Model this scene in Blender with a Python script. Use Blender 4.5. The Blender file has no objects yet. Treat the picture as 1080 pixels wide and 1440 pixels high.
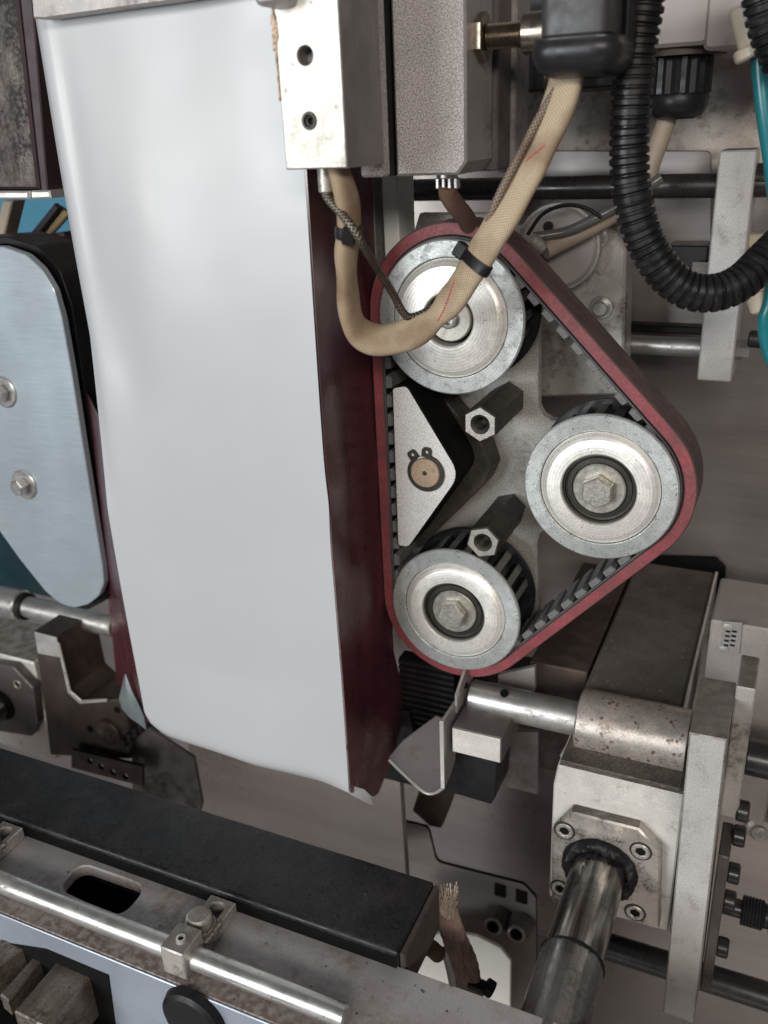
import bpy, bmesh, math, random
from mathutils import Vector, Matrix, Quaternion
from mathutils.geometry import tessellate_polygon
random.seed(7)
scene = bpy.context.scene
COL = scene.collection
S = 0.001                                   # all lengths below are millimetres

# ------------------------------------------------------------------ camera
RX = Vector((.91066351, .12673338, -.39323099))      # world X, seen in camera axes (right, down, forward)
RV = Vector((.04212056, .91835151, .39351792))       # world down
RY = Vector((.41099613, -.37492552, .83097114))      # world Y (into the machine)
F, CY = 1257.04, -400.0
cam = bpy.data.cameras.new('camera'); cam_o = bpy.data.objects.new('camera', cam); COL.objects.link(cam_o)
right = Vector((RX.x, RY.x, -RV.x)); down = Vector((RX.y, RY.y, -RV.y)); fwd = Vector((RX.z, RY.z, -RV.z))
m = Matrix((right, -down, -fwd)).transposed().to_4x4(); m.translation = Vector((0, CY*S, 0)); cam_o.matrix_world = m
cam.sensor_fit = 'AUTO'; cam.sensor_width = 36; cam.lens = 36*F/1440
cam.clip_start = .02; cam.clip_end = 20
cam.dof.use_dof = True; cam.dof.focus_distance = .425; cam.dof.aperture_fstop = 10
scene.camera = cam_o

# ------------------------------------------------------------------ world and lamps
world = bpy.data.worlds.new('World'); scene.world = world; world.use_nodes = True
bgn = world.node_tree.nodes['Background']; bgn.inputs[0].default_value = (.93, .93, 1, 1); bgn.inputs[1].default_value = .075
def lamp(name, loc, target, sx, sy, power, col, shape='RECTANGLE'):
    l = bpy.data.lights.new(name, 'AREA'); l.shape = shape; l.size = sx; l.size_y = sy; l.energy = power; l.color = col
    o = bpy.data.objects.new(name, l); COL.objects.link(o); o.location = loc
    o.rotation_euler = (Vector(target)-Vector(loc)).to_track_quat('-Z', 'Y').to_euler()
lamp('window_light', (-1.05, -2.1, .2), (-.12, 0, -.2), 1.0, .95, 41, (.92, .97, 1.0))
lamp('right_fill', (.62, -1.75, .62), (-.05, .1, -.2), 1.2, .3, 24, (1.0, .92, .84))  # warm fill added from the right front, set low to reach under the housing
lamp('work_lamp', (-1.37, -1.5, .03), (-.2, 0, -.15), .22, .22, 2.3, (1.0, .86, .72), 'DISK')
scene.view_settings.view_transform = 'Standard'; scene.view_settings.look = 'None'
scene.view_settings.exposure = -.16; scene.view_settings.gamma = 1

# ------------------------------------------------------------------ where a sight line of the photograph meets a plane of the machine
def ray(px, py):
    d = Vector((px-540, py-720, F)); return Vector((d.dot(RX), d.dot(RY), -d.dot(RV)))
def P(px, py, Y): w = ray(px, py); t = (Y-CY)/w.y; return Vector((w.x*t, Y, w.z*t))
def PZ(px, py, Z): w = ray(px, py); t = Z/w.z; return Vector((w.x*t, w.y*t+CY, Z))
def PX(px, py, X): w = ray(px, py); t = X/w.x; return Vector((X, w.y*t+CY, w.z*t))
def poly(pts, Y): return [(v.x, v.z) for v in (P(x, y, Y) for x, y in pts)]

# ------------------------------------------------------------------ materials
def mat(name, col, rough=.5, metal=0., var=.12, var_scale=25, speck=0., speck_scale=1600, dirt=None, dirt_amt=0., dirt_scale=30,
        brush=None, brush_amt=.15, bump=.0, bump_scale=900, coat=0., dirt_sharp=.12, rough_var=.1, wrinkle=0., zone=None, top=None, top_amt=.85, streak=0., streak_scale=(190, 7, 190), rings=0., aniso=0., stain_or_sheen=None, spots=None, spec=None):
    m = bpy.data.materials.new(name); m.use_nodes = True; nt = m.node_tree; N = nt.nodes; L = nt.links
    b = N['Principled BSDF']; tc = N.new('ShaderNodeTexCoord'); co = tc.outputs['Object']
    def noise(scale, detail=3, src=None, rg=.55):
        n = N.new('ShaderNodeTexNoise'); n.inputs['Scale'].default_value = scale; n.inputs['Detail'].default_value = detail
        n.inputs['Roughness'].default_value = rg; L.new(src or co, n.inputs['Vector']); return n.outputs['Fac']
    def mrange(v, a, bb, c, d):
        n = N.new('ShaderNodeMapRange'); L.new(v, n.inputs[0])
        for i, q in enumerate((a, bb, c, d)): n.inputs[i+1].default_value = q
        return n.outputs[0]
    def mixc(fac, a, bb, mode='MIX'):
        n = N.new('ShaderNodeMix'); n.data_type = 'RGBA'; n.blend_type = mode
        for sock, v in ((n.inputs[0], fac), (n.inputs[6], a), (n.inputs[7], bb)):
            if isinstance(v, (int, float)): sock.default_value = v
            elif isinstance(v, tuple): sock.default_value = (*v[:3], 1)
            else: L.new(v, sock)
        return n.outputs[2]
    def mul(a, bb):
        n = N.new('ShaderNodeMath'); n.operation = 'MULTIPLY'
        for i, v in enumerate((a, bb)):
            if isinstance(v, (int, float)): n.inputs[i].default_value = v
            else: L.new(v, n.inputs[i])
        return n.outputs[0]
    def add(a, bb):
        n = N.new('ShaderNodeMath'); n.operation = 'ADD'
        for i, v in enumerate((a, bb)):
            if isinstance(v, (int, float)): n.inputs[i].default_value = v
            else: L.new(v, n.inputs[i])
        return n.outputs[0]
    lo = noise(var_scale, 5)
    k = mrange(lo, .3, .7, 1-var, 1+var)
    hgt = None
    if speck:
        sp = noise(speck_scale, 2); k = mul(k, mrange(sp, .41, .59, 1-speck, 1+speck*.8)); hgt = sp
    if brush:
        mp = N.new('ShaderNodeMapping'); L.new(co, mp.inputs[0])
        mp.inputs['Scale'].default_value = {'X': (40, 1500, 1500), 'Y': (1500, 40, 1500), 'Z': (1500, 1500, 40)}[brush]
        br = noise(1, 3, mp.outputs[0]); k = mul(k, mrange(br, .3, .7, 1-brush_amt, 1+brush_amt)); hgt = br
    if streak:
        mp = N.new('ShaderNodeMapping'); L.new(co, mp.inputs[0]); mp.inputs['Scale'].default_value = streak_scale
        k = mul(k, mrange(noise(1, 4, mp.outputs[0], .7), .38, .62, 1-streak, 1+streak))
    if rings:                                # lathe marks round the object's own Y axis
        w = N.new('ShaderNodeTexWave'); w.wave_type = 'RINGS'; w.rings_direction = 'Y'; w.inputs['Scale'].default_value = 210
        w.inputs['Distortion'].default_value = .6; w.inputs['Detail'].default_value = 3; w.inputs['Detail Scale'].default_value = .4; L.new(co, w.inputs[0])
        k = mul(k, mrange(w.outputs['Fac'], 0, 1, 1-rings, 1+rings)); hgt = w.outputs['Fac']
    c = mixc(1.0, col, k, 'MULTIPLY')
    r = mrange(noise(var_scale*3.1, 4), .3, .7, rough-rough_var, rough+rough_var)
    mt = metal
    if dirt:
        dn = noise(dirt_scale, 9, None, .68); e = .5+.5*(.5-dirt_amt)
        df = mrange(dn, e-dirt_sharp, e+dirt_sharp, 0, 1)
        fine = noise(dirt_scale*14, 4); df = mul(df, mrange(fine, .36, .56, .3, 1))
        if zone:
            sx = N.new('ShaderNodeSeparateXYZ'); L.new(co, sx.inputs[0]); df = mul(df, mrange(add(sx.outputs[zone[0]], mul(add(dn, -.5), zone[3])), zone[1], zone[2], 0, 1))
        c = mixc(df, c, dirt); r = mixc(df, r, (.75, .75, .75))
        if metal: mt = mrange(df, 0, 1, metal, metal*.25)
    if stain_or_sheen:
        scol, ax_, s0, s1, amt = stain_or_sheen; sx3 = N.new('ShaderNodeSeparateXYZ'); L.new(co, sx3.inputs[0])
        sv = add(sx3.outputs[ax_], mul(add(noise(22, 7, None, .62), -.5), amt)); sf = mul(mrange(sv, s0, s1, 0, .9), mrange(noise(300, 5), .4, .58, .6, 1))
        c = mixc(sf, c, scol); r = mixc(sf, r, (.6, .6, .6))
    if spots:                                # pits, drops and specks
        vo = N.new('ShaderNodeTexVoronoi'); vo.inputs['Scale'].default_value = spots[0]; L.new(co, vo.inputs['Vector'])
        kf = mul(mrange(vo.outputs['Distance'], spots[1], spots[1]*.6, 0, 1), mrange(noise(spots[0]*.35, 3), .5, .58, 0, .85))
        c = mixc(kf, c, spots[2])
    if top:                                  # oil and dust that has settled on faces that look up
        ge = N.new('ShaderNodeNewGeometry'); sx2 = N.new('ShaderNodeSeparateXYZ'); L.new(ge.outputs['Normal'], sx2.inputs[0])
        tf = mul(mrange(sx2.outputs[2], .82, .95, 0, top_amt), mrange(noise(140, 6), .4, .6, .72, 1))
        c = mixc(tf, c, top); r = mixc(tf, r, (.7, .7, .7))
    L.new(c, b.inputs['Base Color']); L.new(r, b.inputs['Roughness'])
    if isinstance(mt, (int, float)): b.inputs['Metallic'].default_value = mt
    else: L.new(mt, b.inputs['Metallic'])
    if spec is not None: b.inputs['Specular IOR Level'].default_value = spec
    if aniso:
        tg = N.new('ShaderNodeTangent'); tg.direction_type = 'RADIAL'; tg.axis = 'Y'; L.new(tg.outputs[0], b.inputs['Tangent']); b.inputs['Anisotropic'].default_value = aniso
    b.inputs['Coat Weight'].default_value = coat; b.inputs['Coat Roughness'].default_value = .12
    if bump:
        h = noise(bump_scale, 3)
        if hgt is not None: h = add(h, mul(hgt, .5))
        bn = N.new('ShaderNodeBump'); bn.inputs['Strength'].default_value = bump; bn.inputs['Distance'].default_value = .0004
        L.new(h, bn.inputs['Height'])
        last = bn
        if wrinkle:
            b2 = N.new('ShaderNodeBump'); b2.inputs['Strength'].default_value = wrinkle; b2.inputs['Distance'].default_value = .01
            L.new(noise(9, 2), b2.inputs['Height']); L.new(bn.outputs[0], b2.inputs['Normal']); last = b2
        L.new(last.outputs[0], b.inputs['Normal'])
    return m

def braid_mat(name, col, dark, su, sv, rough=.8, metal=0., stain_or_sheen=None, zone=None):
    m = bpy.data.materials.new(name); m.use_nodes = True; nt = m.node_tree; N = nt.nodes; L = nt.links; b = N['Principled BSDF']
    uv = N.new('ShaderNodeUVMap'); uv.uv_map = 'UVMap'
    outs = []
    for ang in (38, -38):
        mp = N.new('ShaderNodeMapping'); L.new(uv.outputs[0], mp.inputs[0]); mp.inputs['Rotation'].default_value[2] = math.radians(ang)
        w = N.new('ShaderNodeTexWave'); w.wave_type = 'BANDS'; w.bands_direction = 'X'; w.inputs['Scale'].default_value = su
        w.inputs['Distortion'].default_value = 1.2; w.inputs['Detail'].default_value = 2; L.new(mp.outputs[0], w.inputs[0]); outs.append(w.outputs['Fac'])
    mx = N.new('ShaderNodeMath'); mx.operation = 'MAXIMUM'; L.new(outs[0], mx.inputs[0]); L.new(outs[1], mx.inputs[1])
    nz = N.new('ShaderNodeTexNoise'); nz.inputs['Scale'].default_value = 38; nz.inputs['Detail'].default_value = 6
    tc = N.new('ShaderNodeTexCoord'); L.new(tc.outputs['Object'], nz.inputs[0])
    mr = N.new('ShaderNodeMapRange'); L.new(mx.outputs[0], mr.inputs[0]); mr.inputs[1].default_value = .35; mr.inputs[2].default_value = .95
    a = N.new('ShaderNodeMix'); a.data_type = 'RGBA'; L.new(mr.outputs[0], a.inputs[0]); a.inputs[6].default_value = (*dark, 1); a.inputs[7].default_value = (*col, 1)
    out = a.outputs[2]
    r2 = N.new('ShaderNodeMapRange'); L.new(nz.outputs[0], r2.inputs[0]); r2.inputs[1].default_value = .46; r2.inputs[2].default_value = .62; r2.inputs[4].default_value = .75
    s = N.new('ShaderNodeMix'); s.data_type = 'RGBA'; L.new(r2.outputs[0], s.inputs[0]); L.new(out, s.inputs[6]); s.inputs[7].default_value = (*(stain_or_sheen or dark), 1)
    if zone:                                 # heat-browned towards the heater
        sx = N.new('ShaderNodeSeparateXYZ'); L.new(tc.outputs['Object'], sx.inputs[0])
        z = N.new('ShaderNodeMapRange'); L.new(sx.outputs[zone[0]], z.inputs[0]); z.inputs[1].default_value = zone[1]; z.inputs[2].default_value = zone[2]; z.inputs[4].default_value = .75
        q = N.new('ShaderNodeMix'); q.data_type = 'RGBA'; q.blend_type = 'MULTIPLY'; L.new(z.outputs[0], q.inputs[0]); L.new(s.outputs[2], q.inputs[6]); q.inputs[7].default_value = (.62, .5, .4, 1); s = q
    L.new(s.outputs[2], b.inputs['Base Color']); b.inputs['Roughness'].default_value = rough; b.inputs['Metallic'].default_value = metal
    bn = N.new('ShaderNodeBump'); bn.inputs['Strength'].default_value = .6; bn.inputs['Distance'].default_value = .0004; L.new(mx.outputs[0], bn.inputs['Height']); L.new(bn.outputs[0], b.inputs['Normal'])
    return m

BROWN = (.075, .05, .038); BLACKD = (.018, .015, .013)
M = dict(
 film=mat('white_film', (.48, .498, .513), .34, 0, .03, 9, wrinkle=.2, bump=.01, bump_scale=120, rough_var=.03, coat=.06, spots=(60, .035, (.25, .24, .22))),
 maroon=mat('maroon_film', (.078, .020, .028), .30, 0, .12, 20, bump=.03, bump_scale=200, wrinkle=.1, streak=.18, streak_scale=(60, 60, 2)),
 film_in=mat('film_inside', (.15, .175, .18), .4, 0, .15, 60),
 zinc=mat('zinc_plate', (.54, .565, .55), .42, .6, .1, 60, speck=.18, speck_scale=1900, dirt=(.12, .12, .115), dirt_amt=.27, dirt_scale=130, bump=.12, aniso=.5, spots=(700, .3, (.08, .08, .075))),
 zinc_hub=mat('turned_aluminium', (.85, .83, .78), .38, .5, .05, 50, speck=.07, speck_scale=1200, dirt=(.36, .34, .30), dirt_amt=.16, dirt_scale=60, bump=.06, rings=.08, aniso=.45, spots=(500, .2, (.2, .18, .15))),
 steel=mat('steel', (.56, .55, .53), .36, .8, .12, 60, speck=.1, dirt=BROWN, dirt_amt=.12, dirt_scale=45),
 bolt=mat('bolt_steel', (.48, .46, .42), .4, .7, .15, 150, speck=.2, speck_scale=1800, dirt=(.14, .10, .07), dirt_amt=.28, dirt_scale=160, bump=.25),
 polished=mat('polished_rod', (.56, .55, .53), .36, .85, .12, 30, dirt=BROWN, dirt_amt=.24, dirt_scale=34, brush='X', brush_amt=.06, spots=(400, .2, (.1, .085, .07))),
 shaftm=mat('oily_shaft', (.27, .26, .245), .22, .95, .12, 20, dirt=BLACKD, dirt_amt=.22, dirt_scale=26, dirt_sharp=.05, streak=.55),  # lengthwise streaks paint long reflections into the shaft colour
 darkrod=mat('dark_rod', (.07, .068, .068), .28, .6, .2, 30),
 blast=mat('bead_blasted', (.62, .61, .59), .6, .15, .06, 60, speck=.26, speck_scale=2100, bump=.3, bump_scale=2000, spots=(300, .16, (.3, .28, .25))),
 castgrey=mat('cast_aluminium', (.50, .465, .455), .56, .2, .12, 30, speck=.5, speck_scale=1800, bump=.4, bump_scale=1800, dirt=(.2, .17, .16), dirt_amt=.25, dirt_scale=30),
 heater=mat('heater_face', (.9, .88, .81), .45, .15, .04, 40, speck=.07, speck_scale=1700, dirt=(.36, .35, .28), dirt_amt=.46, dirt_scale=60, zone=(2, .036, .004, .03), spots=(190, .2, (.3, .27, .22))),
 residue=mat('burnt_residue', (.5, .37, .26), .7, 0, .5, 300, speck=.3, speck_scale=900, bump=.6),
 heater_side=mat('heater_side', (.24, .222, .215), .5, .4, .15, 40, brush='Z', brush_amt=.1),  # darker than the face: the bar's shaded side is put into the colour
 platem=mat('worn_plate', (.40, .385, .36), .5, .3, .2, 30, speck=.22, speck_scale=1200, dirt=(.12, .085, .06), dirt_amt=.3, dirt_scale=35),
 barm=mat('bar_steel', (.54, .53, .515), .46, .3, .1, 40, speck=.16, speck_scale=1700, dirt=BROWN, dirt_amt=.22, dirt_scale=45, top=(.10, .082, .07)),
 dirtysteel=mat('dirty_steel', (.46, .44, .41), .45, .4, .15, 40, speck=.14, speck_scale=1500, dirt=BROWN, dirt_amt=.36, dirt_scale=60, dirt_sharp=.08, top=(.13, .108, .092), top_amt=.75),
 blockm=mat('block_face', (.74, .72, .675), .42, .35, .06, 40, speck=.1, speck_scale=1600, dirt=(.09, .07, .055), dirt_amt=.24, dirt_scale=90, dirt_sharp=.07, top=(.10, .082, .07)),
 grimy=mat('grimy_top', (.10, .088, .076), .6, .3, .35, 60, speck=.25, speck_scale=700, dirt=(.3, .27, .22), dirt_amt=.16, dirt_scale=120, bump=.3),
 collar=mat('rusty_collar', (.50, .455, .41), .36, .65, .12, 40, speck=.18, speck_scale=1300, dirt=(.2, .13, .10), dirt_amt=.3, dirt_scale=60, spots=(330, .42, (.13, .05, .04))),
 boxm=mat('dusty_beam', (.17, .152, .135), .55, .35, .15, 30, speck=.12, dirt=(.085, .07, .058), dirt_amt=.4, dirt_scale=50, spots=(200, .2, (.3, .28, .24))),
 beam=mat('beam_steel', (.46, .445, .445), .46, .3, .08, 25, speck=.12, speck_scale=1600, dirt=(.19, .14, .11), dirt_amt=.34, dirt_scale=22, dirt_sharp=.1, stain_or_sheen=((.125, .082, .058), 1, .022, -.004, .07), spots=(240, .2, (.05, .04, .034))),
 beamface=mat('beam_face', (.36, .41, .48), .38, .4, .06, 20),
 jaw=mat('black_jaw', (.013, .013, .014), .40, 0, .3, 40, speck=.3, speck_scale=500, dirt=(.04, .037, .036), dirt_amt=.3, dirt_scale=28, bump=.4, bump_scale=240, spec=.34, rough_var=.16, spots=(260, .22, (.004, .004, .004))),
 jawend=mat('jaw_end', (.075, .06, .052), .6, .1, .3, 40, dirt=BLACKD, dirt_amt=.3, dirt_scale=40),
 red=mat('belt_red', (.25, .054, .062), .48, 0, .22, 60, speck=.14, speck_scale=900, bump=.12, dirt=(.09, .045, .047), dirt_amt=.34, dirt_scale=45, dirt_sharp=.15),
 redworn=mat('belt_worn', (.105, .062, .058), .6, 0, .25, 60, bump=.1, dirt=(.075, .058, .055), dirt_amt=.45, dirt_scale=50, streak=.3, streak_scale=(8, 500, 8)),
 belt=mat('belt_grey', (.075, .075, .078), .7, 0, .25, 60, speck=.15, speck_scale=900),
 beltteeth=mat('belt_teeth', (.16, .165, .16), .7, 0, .25, 90, speck=.2, dirt=(.03, .03, .03), dirt_amt=.3, dirt_scale=90),
 rubber=mat('black_rubber', (.010, .010, .011), .5, 0, .3, 60, speck=.15, spec=.3),
 drum=mat('black_drum', (.014, .016, .018), .4, .2, .3, 60, spec=.35),
 drumtip=mat('worn_tooth', (.3, .31, .28), .4, .7, .3, 90, dirt=BLACKD, dirt_amt=.25, dirt_scale=60),
 plastic=mat('black_plastic', (.018, .018, .02), .36, 0, .15, 60, bump=.06, spec=.4),
 greyplastic=mat('grey_plastic', (.045, .045, .047), .48, 0, .1, 60, bump=.08),
 conduit=mat('conduit_plastic', (.011, .011, .012), .36, 0, .2, 60, spec=.4, dirt=(.035, .032, .03), dirt_amt=.3, dirt_scale=50),
 boxgrey=mat('sensor_grey', (.33, .30, .285), .45, .2, .08, 30, speck=.08),
 blueshade=mat('shaded_blue', (.005, .026, .033), .5, 0, .2, 10),  # the blue cabinet paint again, darkened to its shaded tone
 sleevedirty=mat('grimy_sleeve', (.24, .235, .23), .3, .75, .2, 30, dirt=(.04, .036, .033), dirt_amt=.34, dirt_scale=26, streak=.35),
 flangem=mat('greasy_flange', (.46, .43, .395), .34, .6, .15, 50, dirt=(.07, .055, .045), dirt_amt=.42, dirt_scale=55, dirt_sharp=.07, top=(.07, .058, .048)),
 guardm=mat('guard_steel', (.17, .16, .162), .4, .4, .15, 15, dirt=(.09, .07, .06), dirt_amt=.35, dirt_scale=20),
 oldwire=braid_mat('brown_wire', (.27, .215, .165), (.10, .07, .05), 240, 240, .6, .3, (.12, .085, .06)),
 gap=mat('black_gap', (.005, .005, .005), .7, spec=.15),
 bearing=mat('bearing', (.05, .046, .04), .45, .6, .3, 100, dirt=BLACKD, dirt_amt=.3, dirt_scale=100),
 washer=mat('washer', (.5, .48, .42), .4, .8, .12, 120, speck=.1, dirt=(.2, .16, .11), dirt_amt=.15, dirt_scale=120),
 rustpin=mat('rusty_pin', (.44, .33, .23), .5, .55, .15, 120, speck=.2, dirt=(.2, .11, .06), dirt_amt=.3, dirt_scale=260),
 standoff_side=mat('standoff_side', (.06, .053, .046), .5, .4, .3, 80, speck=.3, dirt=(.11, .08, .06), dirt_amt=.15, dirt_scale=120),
 brass=mat('nickel_brass', (.30, .255, .20), .3, .95, .15, 60),
 panel=mat('machine_panel', (.315, .285, .27), .32, .6, .09, 4, streak=.12, streak_scale=(2.5, 2.5, 26), brush='X', brush_amt=.05, spots=(40, .06, (.2, .15, .12))),
 panelpale=mat('pale_panel', (.62, .565, .51), .5, .15, .1, 10, speck=.14, dirt=(.18, .135, .10), dirt_amt=.3, dirt_scale=90, spots=(150, .3, (.16, .11, .08))),
 housing=mat('housing', (.38, .345, .335), .48, .2, .08, 20),
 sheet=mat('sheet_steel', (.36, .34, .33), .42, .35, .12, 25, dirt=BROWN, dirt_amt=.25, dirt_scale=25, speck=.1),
 darksheet=mat('dark_sheet', (.13, .118, .115), .45, .3, .2, 25, dirt=BROWN, dirt_amt=.3, dirt_scale=40),
 brownsteel=mat('brown_steel', (.07, .053, .046), .5, .35, .3, 40, dirt=(.10, .065, .045), dirt_amt=.25, dirt_scale=40),
 edge=mat('bright_edge', (.72, .71, .68), .35, .7, .1, 40),
 whiteplate=mat('white_plate', (.66, .62, .56), .5, 0, .06, 30, dirt=(.4, .34, .27), dirt_amt=.15, dirt_scale=25),
 coverplate=mat('brushed_cover', (.43, .505, .555), .32, .4, .05, 5, brush='X', brush_amt=.10, stain_or_sheen=((.44, .385, .32), 0, -.012, -.055, .035), spots=(120, .06, (.2, .19, .18))),  # blue base and warm left end paint the plate's reflections into its colour
 stained=mat('stained_block', (.11, .092, .08), .55, 0, .4, 40, speck=.25, speck_scale=900, dirt=(.013, .010, .010), dirt_amt=.55, dirt_scale=30, dirt_sharp=.06, streak=.5, streak_scale=(120, 120, 16), bump=.3),
 stained_side=mat('stained_side', (.035, .018, .024), .5, 0, .3, 40),
 blue=mat('blue_paint', (.05, .2, .3), .4, 0, .1, 10),
 teal=mat('teal_tube', (.015, .17, .195), .35, 0, .05, 20, coat=.2),
 cream=mat('cream_plastic', (.62, .54, .42), .45, 0, .1, 60),
 strap=mat('ochre_strap', (.24, .16, .07), .7, 0, .3, 50),
 woodpost=mat('tan_post', (.3, .25, .19), .6, 0, .2, 50),
 ropem=mat('brown_cloth', (.25, .17, .14), .9, 0, .25, 60, speck=.16, speck_scale=1500, bump=.5, bump_scale=900, streak=.3, streak_scale=(500, 60, 60)),
 fray=mat('frayed_thread', (.40, .32, .26), .85, 0, .3, 90),
 redthread=mat('red_thread', (.42, .09, .075), .8),
 brownblock=mat('oiled_block', (.22, .185, .155), .36, .6, .12, 30, speck=.15, speck_scale=1200, dirt=(.05, .038, .03), dirt_amt=.42, dirt_scale=30, dirt_sharp=.08, streak=.3, streak_scale=(150, 8, 150), spots=(380, .25, (.04, .03, .025))),
 post=mat('grey_green_post', (.78, .80, .74), .5, 0, .06, 30),
 sleeve=braid_mat('tan_braid', (.55, .45, .31), (.33, .245, .16), 330, 330, .8, 0, (.23, .15, .095), (0, -.012, -.034)),
 darksleeve=braid_mat('brown_braid', (.25, .15, .10), (.09, .05, .035), 330, 330, .8, 0, (.06, .03, .025)),
 wire=braid_mat('steel_braid', (.21, .185, .15), (.045, .037, .03), 240, 240, .4, .7, (.06, .045, .036)),
 cable=mat('tan_cable', (.36, .29, .22), .55, 0, .15, 40),
 clear=mat('smoky_tube', (.10, .095, .09), .2, 0, .2, 40, coat=.4),
)

# ------------------------------------------------------------------ mesh helpers (millimetres in, metres out)
def area2(p): return sum(p[i][0]*p[(i+1) % len(p)][1]-p[(i+1) % len(p)][0]*p[i][1] for i in range(len(p)))
def inset(p, d):
    n = len(p); out = []
    for i in range(n):
        a, b, c = Vector(p[i-1]), Vector(p[i]), Vector(p[(i+1) % n])
        u = (b-a).normalized() if (b-a).length > 1e-6 else (c-b).normalized(); v = (c-b).normalized() if (c-b).length > 1e-6 else u
        n1 = Vector((-u.y, u.x)); n2 = Vector((-v.y, v.x)); q = n1+n2
        k = max(.35, 1+n1.dot(n2)); out.append(tuple(b+q*(d/k)))
    return out
def rnd(p, r, n=5):
    """round the corners of a 2-D outline; r is one radius or one per corner"""
    out = []; L = len(p)
    for i in range(L):
        b = Vector(p[i]); a = Vector(p[i-1])-b; c = Vector(p[(i+1) % L])-b
        ri = r[i] if isinstance(r, (list, tuple)) else r
        ang = a.angle(c)
        if ri <= 0 or ang > 3.1: out.append(tuple(b)); continue
        t = min(ri/math.tan(ang/2), a.length*.48, c.length*.48); p0 = b+a.normalized()*t; p1 = b+c.normalized()*t
        for k in range(n+1):
            s = k/n; out.append(tuple(p0*(1-s)**2+b*2*s*(1-s)+p1*s*s))
    return out
def circ(cx, cz, r, n=32, ph=0): return [(cx+r*math.cos(2*math.pi*i/n+ph), cz+r*math.sin(2*math.pi*i/n+ph)) for i in range(n)]
MAPS = {'Y': lambda u, v, w: (u, w, v), 'Z': lambda u, v, w: (u, v, w), 'X': lambda u, v, w: (w, u, v)}
def catmull(pts, step):
    pts = [Vector(p) for p in pts]; out = []
    q = [pts[0]*2-pts[1]]+pts+[pts[-1]*2-pts[-2]]
    for i in range(1, len(q)-2):
        a, b, c, d = q[i-1:i+3]; n = max(2, int((c-b).length/step))
        for k in range(n):
            t = k/n; out.append(.5*((2*b)+(c-a)*t+(2*a-5*b+4*c-d)*t*t+(3*b-a-3*c+d)*t**3))
    out.append(pts[-1]); return out
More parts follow.
